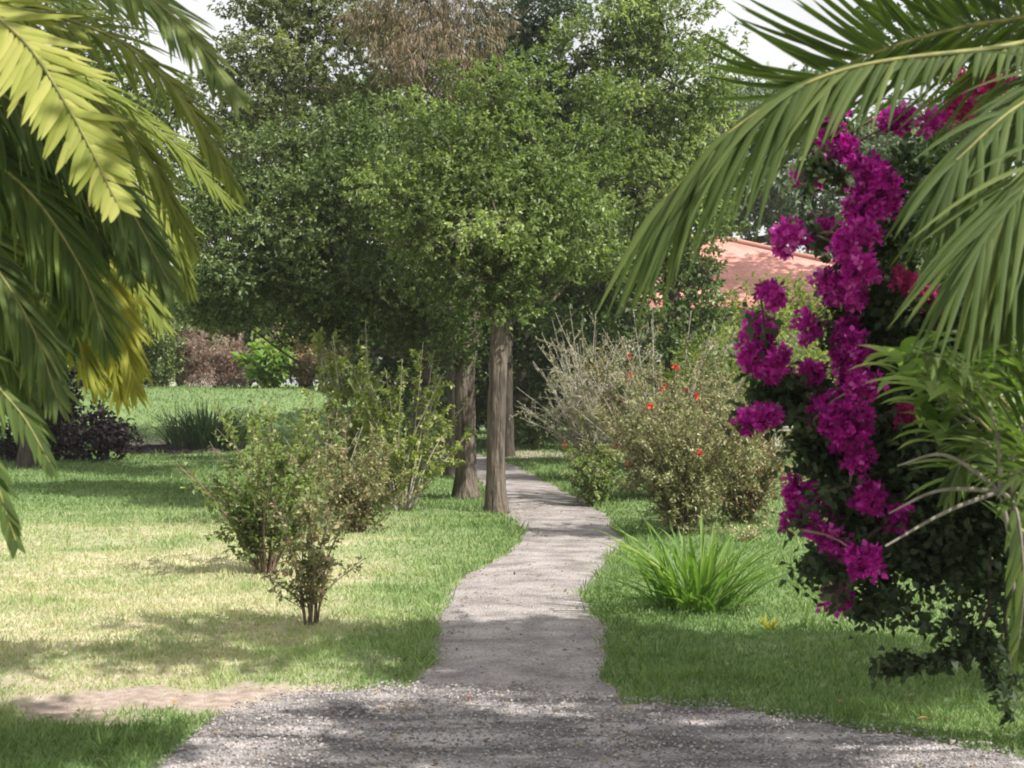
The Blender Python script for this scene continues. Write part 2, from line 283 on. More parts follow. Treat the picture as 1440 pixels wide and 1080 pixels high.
# grass blades
def grass(n, y0, y1, name, label):
    r = np.random.default_rng(21); y = np.exp(r.uniform(math.log(y0), math.log(y1), n)); x = r.uniform(-.44, .44, n)*y
    pd = pathdist(x, y); rd = roaddist(x, y); near = np.minimum(pd, rd); so_ = soilf(x, y)
    kp = (near > r.uniform(-.05, .06, n)) & (r.uniform(0, 1, n) > so_*1.25) & (r.uniform(0, 1, n) < .55+.6*vn(x, y, 4, 31)); x, y, near = x[kp], y[kp], near[kp]; n = len(x)
    dry = dryf(x, y); hgt = (.018+.03*r.uniform(0, 1, n))*(1+.35*vn(x, y, 2.5, 14))*(1-.3*dry)*(1+.018*y); hgt *= 1+1.1*sm(.68, .82, vn(x, y, 5.5, 61)); hgt *= 1+.8*np.exp(-near*8)*r.uniform(0, 1, n)
    d = rdirs(n, r)*.65+np.array([0, 0, 1.0]); nr = rdirs(n, r); W = .0035+.00048*y
    b = np.stack([x, y, height(x, y)-.004], -1); t = np.clip(r.normal(.42, .2, n)*(1-dry)*.62+dry*r.uniform(.55, 1.0, n), 0, 1)
    m_ = MB(); leaves(m_, b, d, nr, hgt, W, t, .1, .2)
    o = m_.build(name, M['grass']); tag(o, label, 'grass', kind='stuff')
M['grass'] = leafmat('grass_blade', [(0, (.07, .13, .04)), (.35, (.19, .29, .105)), (.55, (.32, .42, .18)), (.8, (.48, .465, .29)), (1, (.62, .56, .41))], .35, .6, .2, tmul=(1.15, 1.2, .6))
grass(430000, 6.0, 46, 'grass', 'short lawn grass either side of the winding path, green by the path and straw dry at left')

def litter(n):
    r = np.random.default_rng(55); y = np.exp(r.uniform(math.log(6), math.log(36), n)); k = r.uniform(size=n); e = r.exponential(.16, n)
    x = np.where(k < .25, pathL(y)+e*r.choice([-1, 1], n), np.where(k < .5, pathR(y)+e*r.choice([-1, 1], n), r.uniform(-.4, .4, n)*y))
    m = k > .86; x[m] = -.4+r.normal(0, 1.2, m.sum()); y[m] = 18.9+r.normal(0, 1.1, m.sum())
    z = np.where(y < roadE(x), .034, np.where(pathdist(x, y) < 0, .02, height(x, y)+.02)); c = np.stack([x, y, z], -1); d = rdirs(n, r); d[:, 2] *= .15
    mb = MB(); s = r.uniform(.5, 1.2, n); leaves(mb, c, d, np.array([0, 0, 1.])+rdirs(n, r)*.3, .035*s, .02*s, r.uniform(0, 1, n), .15, .1)
    o = mb.build('leaf_litter', leafmat('dry_litter', [(0, (.1, .06, .035)), (.6, (.26, .17, .09)), (1, (.42, .34, .16))], .1, tmul=(1, 1, 1)), smooth=False); tag(o, 'tiny dry brown leaves strewn along the path edges and over the lawn', 'leaf litter', kind='stuff')
litter(3600)

# ------------------------------------------------------------------ plants: builders
def lump_leaves(mb, tw, c, rad, dens, L, W, r, outw=.5, sub=.34, bias=0., droop=0., elong=1.):
    rad = np.asarray(rad, float); area = pi*rad[0]*max(rad[1]*.8, rad[2]); N = int(dens*area); vol = rad.prod()
    K = max(6, int(9*area/(sub*sub*pi)*.35)); u = rdirs(K, r); u[:, 2] = np.where(u[:, 2] < -.5, u[:, 2]*.6, u[:, 2])
    rr = r.uniform(.12, 1, K)**.42; cen = c+u*rad*rr[:, None]*r.uniform(.82, 1.12, K)[:, None]
    srad = sub*r.uniform(.6, 1.35, K); tb = np.clip(r.normal(.45, .13, K), 0, 1)
    wts = srad**2; wts /= wts.sum(); per = 9; ns = max(N//per, 1); idx = r.choice(K, ns, p=wts)
    dv = rdirs(ns, r); dv[:, 2] = dv[:, 2]*.8+.12; rs = r.uniform(0, 1, ns)**.4
    sp = cen[idx]+dv*(srad[idx]*rs)[:, None]*np.array([1.15, 1.15, .8])
    sd_ = unit(dv*.8+rdirs(ns, r)*.8+u[idx]*outw+np.array([0, 0, .1-droop])); sl_ = r.uniform(.08, .22, ns)*elong*(L/.075)
    t = r.uniform(0, 1, (ns, per)); lp = (sp[:, None]+sd_[:, None]*(t*sl_[:, None])[..., None]).reshape(-1, 3)
    n = len(lp); ld = unit(np.repeat(sd_, per, 0)*.7+rdirs(n, r)*.85+np.array([0, 0, -.15-droop])); nr = unit(rdirs(n, r)*.75+np.repeat(dv, per, 0)*.35+np.array([0, 0, .75]))
    ti = np.clip(np.repeat(tb[idx]+bias, per)+r.normal(0, .17, n), 0, 1); s = r.uniform(.65, 1.25, n)
    leaves(mb, lp, ld, nr, L*s, W*s, ti)
    if tw is not None:
        for q in r.choice(K, min(K, 10), replace=False):
            m_ = (c+cen[q])/2+r.normal(0, .08, 3)*rad.mean(); tube(tw, curve([c, m_, cen[q]], 5), np.linspace(.02, .006, 5)*(.4+rad.mean()*.6), 4)
def tree(name, label, cat, base, trunk, lumps, leafm, barkm, dens=2400, L=.08, W=.042, group=None, seed=1, sub=.34, droop=0., bias=0., branch_r=.05, px=True, elong=1., rough=.05, trunk_k=14, names=('trunk', 'crown', 'limb')):
    """trunk: list of (dx,dy,z,r) from the base; lumps: (px,py,d,rx_px,rz_px) or world (x,y,z,rx,ry,rz)"""
    r = np.random.default_rng(seed); base = np.array(base, float); t = thing(name, base, label, cat, group)
    tr = np.array(trunk, float); pts = curve(base+tr[:, :3], 22); rad = np.interp(np.linspace(0, 1, 22), np.linspace(0, 1, len(tr)), tr[:, 3]); rad[0] *= 1.55; rad[1] *= 1.22; rad[2] *= 1.06
    mb = MB(); tube(mb, pts, rad, trunk_k, rough=rough, r=r); mb.build(names[0], barkm, t, org=base)
    cr = MB(); li = MB()
    for l in lumps:
        if len(l) == 5: c = P(l[0], l[1], l[2]); rx = l[3]/FP*l[2]; rz = l[4]/FP*l[2]; rad3 = (rx, (rx+rz)/2*.95, rz)
        else: c = np.array(l[:3], float); rad3 = l[3:6]
        zs = np.clip(c[2]-rad3[2]*.3-.35*np.linalg.norm(c[:2]-pts[-1][:2]), pts[8][2], pts[-1][2]); a = pts[np.argmin(abs(pts[:, 2]-zs))]
        mid = (a*.45+c*.55)+np.array([0, 0, -.12*np.linalg.norm(c-a)])+r.normal(0, .08, 3)
        tube(li, curve([a, mid, c], 9), np.linspace(branch_r, branch_r*.3, 9)*(.6+.4*min(rad3)), 6)
        lump_leaves(cr, li, c, rad3, dens, L, W, r, sub=sub, droop=droop, bias=bias, elong=elong)
    cr.build(names[1], leafm, t, org=base); li.build(names[2], barkm, t, org=base); return t

def mass(name, label, cat, base, lumps, leafm, dens, L, W, seed, group=None, sub=.4, bias=0, H=1.5, barkm=None):
    return tree(name, label, cat, base, [(0, 0, -.1, .06), (0, 0, H*.3, .05), (.03, 0, H*.6, .04), (.03, 0, H, .02)], lumps, leafm, barkm or M['bark_dark'], dens=dens, L=L, W=W, group=group, seed=seed, sub=sub, bias=bias, branch_r=.03, trunk_k=8, names=('stem', 'foliage', 'branches'))
def shrub(name, label, cat, base, nst, H, spread, leafm, stemm, nl=40, L=.05, W=.025, start=.3, seed=1, group=None, twigs=5, sr=.007, fl=None, up=.6, tb=.45, ts=.18, twl=.3, flsize=.02, base_r=.06, partname='foliage', lump=0):
    r = np.random.default_rng(seed); base = np.array(base, float); t = thing(name, base, label, cat, group); st = MB(); lf = MB(); nf = []
    for i in range(nst):
        a = r.uniform(0, 2*pi); q = r.uniform(.15, 1)**.6; sp_ = spread*q; h = H*(1-.3*q*q)*r.uniform(.5, 1.08)
        b0 = base+np.array([math.cos(a)*base_r, math.sin(a)*base_r, -.03])*1.0
        e = base+np.array([math.cos(a)*sp_, math.sin(a)*sp_, h]); m_ = base+np.array([math.cos(a)*sp_*(1-up)*.8, math.sin(a)*sp_*(1-up)*.8, h*.5])+r.normal(0, .03, 3)*H
        c = curve([b0, m_, e], 12); tube(st, c, np.linspace(sr*r.uniform(.8, 1.5), sr*.35, 12), 5)
        segs = [c]
        for k in range(twigs):
            u = r.uniform(max(.15, start-.1), .95); p = c[int(u*11)]; dd = unit(rdirs(1, r)[0]*.8+unit((e-base)[None])[0]*.55+np.array([0, 0, .25])); ln = twl*H*r.uniform(.4, 1.1)*(1.15-u*.6)
            p2 = p+dd*ln; s_ = curve([p, (p+p2)/2+r.normal(0, .03, 3)*ln*3, p2], 6); tube(st, s_, np.linspace(sr*.45, sr*.2, 6), 4); segs.append(s_)
        for si, s_ in enumerate(segs):
            n = max(2, int(nl*(1 if si == 0 else .8)*r.uniform(.5, 1.4))); uu = r.uniform(start if si == 0 else .1, 1, n); f = uu*(len(s_)-1); i0 = np.minimum(f.astype(int), len(s_)-2)
            p = s_[i0]+(s_[i0+1]-s_[i0])*(f-i0)[:, None]; d = unit(rdirs(n, r)+unit((s_[-1]-s_[0])[None])*.5); p = p+d*r.uniform(0, .02, n)[:, None]
            if lump: p = p+r.normal(0, lump, (n, 3))
            nr = unit(rdirs(n, r)*.7+np.array([0, 0, .8])); s = r.uniform(.6, 1.25, n); leaves(lf, p, d, nr, L*s, W*s, np.clip(r.normal(tb, ts, n)+r.normal(0, .06), 0, 1))
            if fl and r.uniform() < fl[1]:
                cc = s_[-1]+r.normal(0, .01, 3); n = 14; fm = MB(); nf.append(fm); d = unit(rdirs(n, r)+np.array([0, 0, .4])); leaves(fm, np.repeat(cc[None], n, 0)+d*.003, d, rdirs(n, r), flsize*r.uniform(.7, 1.2, n), flsize*.7, r.uniform(0, 1, n), .3, -.2)
    st.build('stems', stemm, t, org=base); lf.build(partname, leafm, t, org=base)
    for fm in nf: fm.build('flower', fl[0], t, org=base)
    return t
def blades(name, label, cat, base, n, H, spread, mat, W=.03, seed=1, bend=.7, group=None, rad=.15, kink=0):
    r = np.random.default_rng(seed); base = np.array(base, float); mb = MB(); K = 9
    for i in range(n):
        a = r.uniform(0, 2*pi); q = r.uniform(0, 1)**.7; h = H*r.uniform(.35, 1.15); ro = base+np.array([math.cos(a)*rad*r.uniform(0, 1), math.sin(a)*rad*r.uniform(0, 1)*.8, -.01]); a2 = a+r.normal(0, .5)
        t = np.linspace(0, 1, K); ou = spread*q*(t*.55+.45*t**2.2); z = h*(t-bend*q*.55*t**2.6); c = ro+np.stack([np.cos(a2)*ou, np.sin(a2)*ou, z], -1)
        T = unit(np.gradient(c, axis=0)); s = unit(np.cross(T, np.array([math.cos(a2), math.sin(a2), .01])*0+np.array([-math.sin(a2+r.normal(0, .5)), math.cos(a2), 0]))); s = unit(np.cross(T, s)) ; nn = np.cross(s, T)
        w_ = W*r.uniform(.7, 1.2)*np.sin(np.clip(.25+t*.75, 0, 1)*pi)**.7*.5+.0005
        V = np.stack([c+s*w_[:, None]+nn*w_[:, None]*.4, c, c-s*w_[:, None]+nn*w_[:, None]*.4], 1).reshape(-1, 3)
        F = [];
        for q_ in range(K-1): F += [[q_*3, q_*3+1, q_*3+4, q_*3+3], [q_*3+1, q_*3+2, q_*3+5, q_*3+4]]
        mb.add(V, F, np.clip(r.normal(.5, .22), 0, 1))
    o = mb.build(name, mat, org=base); tag(o, label, cat, group); return o

def frond(root, pts, Lmax, mat, pairs=42, W=.03, start=.12, droop=.35, sweep=.9, up=(0, 0, 1), vee=.25, rr=.012, seed=1, tintb=.5, rmat='stem_green', label=None, prof=None, jit=.13, split=.02, stiff=1.6, sides=(1, -1)):
    """one pinnate palm leaf: rachis through pts, leaflets either side as folded ribbons"""
    r = np.random.default_rng(seed); c = curve(pts, 60); seg = np.linalg.norm(np.diff(c, axis=0), axis=1); s = np.concatenate([[0], np.cumsum(seg)]); s /= s[-1]
    T = unit(np.gradient(c, axis=0)); up = np.asarray(up, float); mb = MB(); org = loc(root)
    tube(mb, c, np.interp(s, [0, .15, 1], [rr*1.6, rr, rr*.18]), 6); f = mb.build('frond', M[rmat], root, org=org)
    if label: f['label'] = label
    lb = MB(); K = 8; t = np.linspace(0, 1, K)
    for i in range(pairs):
        for sd_ in sides:
            u = start+(1-start)*min(1, max(0, (i+r.uniform(-.25, .25))/(pairs-1)))
            p = np.array([np.interp(u, s, c[:, k]) for k in range(3)]); tt = unit(np.array([np.interp(u, s, T[:, k]) for k in range(3)])[None])[0]
            sv = np.cross(tt, up); sv /= max(np.linalg.norm(sv), 1e-6); uu = np.cross(sv, tt)
            v = (u-start)/(1-start); pl = (prof or (lambda v: min(1, .45+v*2.2)*(1-.72*v**2.4)))(v); ln = Lmax*pl*r.uniform(.85, 1.1)
            an = sweep*(.75+.5*v)+r.normal(0, jit); d0 = sv*sd_*math.cos(an)+tt*math.sin(an)+uu*(vee+r.normal(0, jit)); d0 /= np.linalg.norm(d0)
            dr = droop*r.uniform(.55, 1.5); q = p+d0*ln*t[:, None]+np.array([0, 0, -1.])*(dr*ln*t**stiff)[:, None]
            if split: q = q+r.normal(0, split, 3)*(t**2)[:, None]*ln
            q0 = np.diff(q, axis=0); l_ = np.linalg.norm(q0, axis=1).sum(); q = p+(q-p)*(ln/l_)
            Tq = unit(np.gradient(q, axis=0)); w_ = (W*r.uniform(.85, 1.15)*np.interp(t, [0, .12, .4, .8, 1], [.35, .85, 1, .55, .04])*.5)[:, None]
            ss = unit(np.cross(Tq, uu+.0001)); nn = np.cross(ss, Tq)
            V = np.stack([q+ss*w_-nn*w_*.45, q, q-ss*w_-nn*w_*.45], 1).reshape(-1, 3); F = []
            for k in range(K-1): F += [[k*3, k*3+1, k*3+4, k*3+3], [k*3+1, k*3+2, k*3+5, k*3+4]]
            lb.add(V, F, np.clip(tintb+r.normal(0, .14), 0, 1))
    lb.build('leaflets', mat, f, org=org); return f

# ------------------------------------------------------------------ buildings
def hipped(name, label, x0, x1, y0, y1, rx0, rx1, z_e, z_r, roofm, wallm, over=.5):
    c = np.array([(x0+x1)/2, (y0+y1)/2, 0]); t = thing(name, c, label, 'house'); yc = (y0+y1)/2
    mb = MB(); box(mb, x0+over, x1-over, y0+over, y1-over, -.2, z_e-.05); mb.build('wall', wallm, t, smooth=False, org=c)
    V = np.array([[x0, y0, z_e], [x1, y0, z_e], [x1, y1, z_e], [x0, y1, z_e], [rx0, yc, z_r], [rx1, yc, z_r]]); V2 = V[:4]-np.array([0, 0, .16])
    mx_ = (V[1]+V[2])/2; mn_ = (V[0]+V[3])/2
    mb = MB(); mb.add(np.vstack([V, V2, mx_[None], mn_[None]]), [[0, 1, 5, 4], [2, 3, 4, 5], [1, 10, 2, 5], [3, 11, 0, 4], [6, 9, 8, 7], [0, 6, 7, 1], [1, 7, 8, 10], [10, 8, 8, 2][:0] or [2, 8, 9, 3], [3, 9, 6, 11]])
    o = mb.build('roof', roofm, t, smooth=False, org=c); uv = o.data.uv_layers.new(name='UVMap')
    for p in o.data.polygons:
        side = abs(p.normal.x) > abs(p.normal.y)
        for li in p.loop_indices:
            v = o.data.vertices[o.data.loops[li].vertex_index].co; uv.data[li].uv = ((v.y if side else v.x), (z_r-v.z)*(3.0 if side else 2.6))
    for a, b in ((V[4], V[5]), (V[1], V[5]), (V[2], V[5]), (V[0], V[4]), (V[3], V[4])):
        mb = MB(); tube(mb, curve([a+[0, 0, .02], b+[0, 0, .02]], 12), .09, 8); mb.build('ridge_cap', roofm, o, org=c)
    for x in (x0+2.5, x0+6.5, x1-2.5):
        mb = MB(); box(mb, x-.6, x+.6, y0+over-.05, y0+over-.001, 1.0, 2.2); f = mb.build('window', M['stone'], t, smooth=False, org=c)
        mb = MB(); box(mb, x-.5, x+.5, y0+over-.06, y0+over-.052, 1.1, 2.1); mb.build('pane', M['glass'], f, smooth=False, org=c)
    mb = MB(); x = x0+4.5; box(mb, x-.45, x+.45, y0+over-.05, y0+over-.002, 0, 2.1); mb.build('door', M['dark_timber'], t, smooth=False, org=c); return t
def roofed(name, label, A, B, half, z_e, z_r, roofm, wallm, over=.45, hip=False, timber='dark_timber'):
    """gabled house, ridge from A to B (x,y)"""
    A = np.array(A, float); B = np.array(B, float); c = (A+B)/2; L = np.linalg.norm(B-A); ang = math.atan2(*(B-A)[::-1])
    t = thing(name, (c[0], c[1], 0), label, 'house'); t.rotation_euler = (0, 0, ang)
    h = L/2-over; w_ = half-over
    mb = MB(); box(mb, -h, h, -w_, w_, -.2, z_e-.02)
    zr2 = z_r-(z_r-z_e)*.02
    for x0, x1 in ((-h, -h+.2), (h-.2, h)):
        mb.add([[x0, -w_, z_e-.02], [x0, w_, z_e-.02], [x0, 0, zr2-.15], [x0, 0, zr2-.15], [x1, -w_, z_e-.02], [x1, w_, z_e-.02], [x1, 0, zr2-.15], [x1, 0, zr2-.15]], [[0, 1, 2, 2], [4, 6, 5, 5], [0, 4, 6, 2], [1, 2, 6, 5]][2:] )
        mb.add([[x0, -w_, z_e-.02], [x0, 0, z_e-.02], [x0, 0, zr2-.15], [x0, -w_*.5, (z_e+zr2-.17)/2]], [[0, 1, 2, 3]]); mb.add([[x0, w_, z_e-.02], [x0, 0, z_e-.02], [x0, 0, zr2-.15], [x0, w_*.5, (z_e+zr2-.17)/2]], [[0, 1, 2, 3]])
        mb.add([[x1, -w_, z_e-.02], [x1, 0, z_e-.02], [x1, 0, zr2-.15], [x1, -w_*.5, (z_e+zr2-.17)/2]], [[0, 1, 2, 3]]); mb.add([[x1, w_, z_e-.02], [x1, 0, z_e-.02], [x1, 0, zr2-.15], [x1, w_*.5, (z_e+zr2-.17)/2]], [[0, 1, 2, 3]])
    mb.build('wall', wallm, t, smooth=False)
    mb = MB(); th = .14; nu = 2
    sl = (z_r-z_e)/w_; ze2 = z_e-sl*over+.05
    for s in (-1, 1):
        V = [[-L/2, 0, z_r], [L/2, 0, z_r], [L/2, s*half, ze2], [-L/2, s*half, ze2]]; V2 = [[a, b, cc-th] for a, b, cc in V]
        mb.add(V+V2, [[0, 1, 2, 3] if s < 0 else [3, 2, 1, 0], [4, 7, 6, 5] if s < 0 else [5, 6, 7, 4], [3, 2, 6, 7], [0, 3, 7, 4], [1, 5, 6, 2]])
    o = mb.build('roof', roofm, t, smooth=False)
    uv = o.data.uv_layers.new(name='UVMap')
    for p in o.data.polygons:
        for li in p.loop_indices:
            v = o.data.vertices[o.data.loops[li].vertex_index].co; uv.data[li].uv = (v.x, math.hypot(v.y, (z_r-v.z)))
    mb = MB(); tube(mb, np.array([[-L/2-.01, 0, z_r+.02], [0, 0, z_r+.02], [L/2+.01, 0, z_r+.02]]), .1, 8); mb.build('ridge_cap', roofm, o)
    for s in (-1, 1):
        mb = MB(); box(mb, -L/2, L/2, s*half-(.03 if s > 0 else 0)+.0, s*half+(.03 if s < 0 else 0), ze2-.32, ze2-th-.005); mb.build('fascia', M['dark_timber'], t, smooth=False)
    for s in (-1, 1):
        for x in (-L*.25, L*.2):
            mb = MB(); y = s*w_; box(mb, x-.65, x+.65, min(y, y+s*.05), max(y, y+s*.05), 1.0, 2.2); f = mb.build('window', M['stone'], t, smooth=False)
            mb = MB(); y = s*(w_+.053); box(mb, x-.55, x+.55, min(y, y+s*.01), max(y, y+s*.01), 1.1, 2.1); mb.build('pane', M['glass'], f, smooth=False)
    mb = MB(); box(mb, -.45, .45, -w_-.06, -w_, 0, 2.1); d = mb.build('door', M['dark_timber'], t, smooth=False)
    return t
hipped('tiled_house', 'house with sunlit salmon tiled roof rising behind the yellow-green bush', 2.4, 13.2, 38, 48, 4.6, 6.3, 3.9, 6.1, M['tiles'], M['cream'])
roofed('dark_roofed_house', 'pale house with dark eaves glimpsed between left palm and big tree', (-22, 52), (-12.1, 52.3), 3.4, 6.9, 8.3, M['dark_timber'], M['cream'])

# curved low terracotta wall beside the path, stone table, dark rock
mb = MB(); K = 26
cx, cy = -2.9, 37.5
for r0, r1, z0, z1 in ((1.35, 1.6, 0, .42), (1.3, 1.65, .424, .5)):
    a = np.linspace(-2.6, -.1, K); V = []
    for q in a:
        for (rr_, zz) in ((r0, z0), (r1, z0), (r1, z1), (r0, z1)): V.append([cx+math.cos(q)*rr_*1.1, cy+math.sin(q)*rr_, zz])
    F = []
    for q in range(K-1):
        for s in range(4): F.append([q*4+s, q*4+(s+1) % 4, (q+1)*4+(s+1) % 4, (q+1)*4+s])
    F += [[0, 1, 2, 3], [(K-1)*4+3, (K-1)*4+2, (K-1)*4+1, (K-1)*4]]
    mb.add(np.array(V), F)
o = mb.build('garden_wall', M['terracotta'], smooth=False, org=np.array([cx, cy, 0])); tag(o, 'low curved terracotta wall where the path bends behind the two tree trunks', 'wall')
tb_ = thing('garden_table', (6.0, 30, 0), 'pale weathered stone table standing behind the bougainvillea at right', 'table')
mb = MB(); V0 = MB()
a = np.linspace(-.62, .62, 9)
box(mb, -.62, .62, -.3, .3, .72, .8); mb.V[-1][:, :2] += rng.normal(0, .015, (8, 2)); mb.build('tabletop', M['stone'], tb_, smooth=False)
for s in (-1, 1):
    mb = MB(); box(mb, s*.42-.07, s*.42+.07, -.2, .2, -.03, .717); mb.build('leg', M['stone'], tb_, smooth=False)
def rock(name, label, c, rad, seed, mat='rock', cut=-.2):
    r = np.random.default_rng(seed); n, m_ = 40, 28; u = np.linspace(0, 2*pi, n, endpoint=False); v = np.linspace(-.35, pi/2-.02, m_); U, Vv = np.meshgrid(u, v)
    D = np.stack([np.cos(Vv)*np.cos(U), np.cos(Vv)*np.sin(U), np.sin(Vv)], -1); k = 1.0
    for q in range(26):
        nrm = rdirs(1, r)[0]; nrm[2] = abs(nrm[2]); nrm /= np.linalg.norm(nrm); dd = D@nrm; k = np.minimum(k, np.where(dd > .05, r.uniform(.6, .95)/np.maximum(dd, .05), 9))
    k = np.minimum(k, 1.05); k = k*(1+.02*np.sin(D[..., 0]*17+D[..., 2]*11)+.012*r.normal(size=k.shape)); V = D*k[..., None]*np.asarray(rad)
    i, j = np.meshgrid(np.arange(m_-1), np.arange(n), indexing='ij'); j2 = (j+1) % n
    mb = MB(); c = np.array(c, float); mb.add(V.reshape(-1, 3)+c, np.stack([i*n+j, i*n+j2, (i+1)*n+j2, (i+1)*n+j], -1)); o = mb.build(name, M[mat], org=c); tag(o, label, 'rock'); return o
rock('boulder', 'low dark flat rock at the foot of the dark foliage standing in for a shaded recess', (-8.6, 34.0, -.08), (1.5, .8, .42), 9)
rock('boulder', 'small brown rock between the low rock and the dark grass clump', (-7.3, 34.3, -.05), (.5, .4, .26), 12, 'bark')

# ------------------------------------------------------------------ trees
t1 = G(697, 722); t2 = G(655, 700)
tree('broadleaf_tree', 'nearer of the two slim grey trunked trees at the path edge, bright leafy crown', 'tree', t1,
     [(0, 0, -.1, .135), (.0, 0, .8, .118), (.03, 0, 1.8, .125), (.06, .08, 2.7, .11), (.08, .3, 3.2, .085), (.1, .5, 3.7, .05)],
     [(640, 215, 18.3, 95, 75), (600, 300, 18.2, 95, 70), (700, 310, 18.0, 95, 80), (660, 395, 18.2, 70, 55), (770, 300, 18.8, 90, 75), (740, 380, 19, 80, 50), (770, 215, 19.2, 90, 60), (700, 140, 19.5, 90, 60), (815, 365, 19.6, 55, 50), (690, 430, 18.6, 60, 32), (590, 230, 19, 60, 50)],
     M['leaf_mid'], M['bark'], dens=3900, L=.062, W=.034, seed=3, bias=-.1, group='two trees at the path edge')
tree('broadleaf_tree', 'farther of the two trees at the path edge, dark crown spreading left', 'tree', t2,
     [(0, 0, -.1, .17), (0, 0, .8, .155), (-.02, 0, 1.8, .15), (.1, .1, 3.0, .14), (0, .2, 4.2, .1), (0, .2, 5.0, .06)],
     [(330, 365, 20.5, 75, 75), (300, 300, 21, 55, 60), (400, 425, 20.5, 95, 48), (430, 330, 20.3, 100, 85), (520, 400, 20.2, 95, 65), (370, 240, 21, 80, 60), (500, 270, 20.5, 90, 75), (590, 420, 20.8, 85, 58), (640, 480, 20.8, 45, 40), (460, 200, 21, 80, 50), (310, 430, 21, 50, 45), (550, 190, 21, 70, 50), (600, 465, 20.9, 60, 35), (520, 455, 21, 70, 38), (450, 465, 21.2, 60, 26)],
     M['leaf_dark'], M['bark'], dens=3600, L=.066, W=.036, seed=5, bias=.07, group='two trees at the path edge')
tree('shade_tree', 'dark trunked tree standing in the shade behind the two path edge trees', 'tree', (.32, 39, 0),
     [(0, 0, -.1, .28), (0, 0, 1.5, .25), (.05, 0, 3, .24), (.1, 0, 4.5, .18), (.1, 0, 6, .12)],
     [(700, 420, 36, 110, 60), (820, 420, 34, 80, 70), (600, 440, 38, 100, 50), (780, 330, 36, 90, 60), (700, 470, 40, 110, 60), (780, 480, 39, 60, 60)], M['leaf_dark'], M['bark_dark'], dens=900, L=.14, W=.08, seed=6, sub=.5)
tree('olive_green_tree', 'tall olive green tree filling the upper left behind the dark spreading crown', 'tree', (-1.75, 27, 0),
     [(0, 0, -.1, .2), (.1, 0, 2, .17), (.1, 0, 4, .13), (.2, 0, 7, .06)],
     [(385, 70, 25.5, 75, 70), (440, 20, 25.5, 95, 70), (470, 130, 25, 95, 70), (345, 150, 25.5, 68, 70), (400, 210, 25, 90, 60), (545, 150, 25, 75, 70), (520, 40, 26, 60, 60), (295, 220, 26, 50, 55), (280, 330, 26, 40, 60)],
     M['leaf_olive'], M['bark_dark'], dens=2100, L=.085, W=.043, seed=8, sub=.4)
tree('drooping_conifer', 'brown and pinkish half dead conifer drooping at the top centre', 'tree', (-1.0, 25.2, 0),
     [(0, 0, -.1, .16), (0, 0, 3, .15), (-.1, 0, 6, .12), (-.2, 0, 9, .05)],
     [(600, 0, 23.5, 60, 55), (570, 60, 23, 44, 46), (635, 50, 23, 42, 48), (605, 110, 22.8, 38, 38), (680, 10, 23.5, 40, 36), (530, 5, 23.5, 38, 36)],
     M['leaf_brown'], M['bark_dark'], dens=3000, L=.14, W=.016, seed=9, sub=.36, droop=.9, elong=1.3)
tree('bluish_green_tree', 'dark bluish green tree between the brown conifer and the tall olive tree at right', 'tree', (-.1, 33, 0),
     [(0, 0, -.1, .13), (0, 0, 3, .12), (.1, 0, 6, .13), (.1, 0, 9, .06)],
     [(720, 100, 28, 80, 75), (770, 30, 28, 80, 65), (790, 140, 27.5, 75, 65), (690, 190, 27, 70, 55), (640, 150, 28.5, 50, 40), (800, 240, 27, 70, 70)],
     M['leaf_blue'], M['bark_dark'], dens=2100, L=.085, W=.046, seed=10, sub=.42)
tree('tall_light_green_tree', 'tall light green tree at upper right whose edge meets the white sky', 'tree', (1.95, 30, 0),
     [(0, 0, -.1, .2), (0, 0, 3, .17), (-.1, 0, 6, .12), (0, 0, 8, .05)],
     [(860, 60, 26.5, 80, 80), (930, 30, 26.5, 75, 60), (950, 120, 26, 68, 70), (880, 170, 25.5, 85, 75), (900, 270, 25.5, 80, 65), (980, 210, 26, 55, 60), (985, 70, 26.5, 34, 40), (830, 280, 25.8, 60, 70), (960, 300, 26, 60, 50), (1000, 150, 26.5, 40, 40)],
     M['leaf_mid'], M['bark_dark'], dens=2100, L=.085, W=.043, seed=11, sub=.4, bias=.05)
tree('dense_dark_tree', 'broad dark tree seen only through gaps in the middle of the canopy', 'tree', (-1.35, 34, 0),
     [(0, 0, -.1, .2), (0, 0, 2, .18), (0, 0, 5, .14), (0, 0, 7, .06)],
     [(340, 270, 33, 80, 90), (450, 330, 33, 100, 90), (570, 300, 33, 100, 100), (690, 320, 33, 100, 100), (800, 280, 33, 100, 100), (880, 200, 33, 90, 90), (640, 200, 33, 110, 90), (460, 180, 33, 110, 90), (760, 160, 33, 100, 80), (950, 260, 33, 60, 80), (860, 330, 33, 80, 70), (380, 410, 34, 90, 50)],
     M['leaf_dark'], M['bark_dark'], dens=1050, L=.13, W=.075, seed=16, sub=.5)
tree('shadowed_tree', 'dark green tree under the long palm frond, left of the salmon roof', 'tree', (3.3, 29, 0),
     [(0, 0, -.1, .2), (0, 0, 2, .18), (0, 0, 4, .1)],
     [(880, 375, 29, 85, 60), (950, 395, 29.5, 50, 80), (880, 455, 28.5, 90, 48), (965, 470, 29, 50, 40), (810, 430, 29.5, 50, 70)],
     M['leaf_dark'], M['bark_dark'], dens=1300, L=.11, W=.06, seed=12, sub=.42)
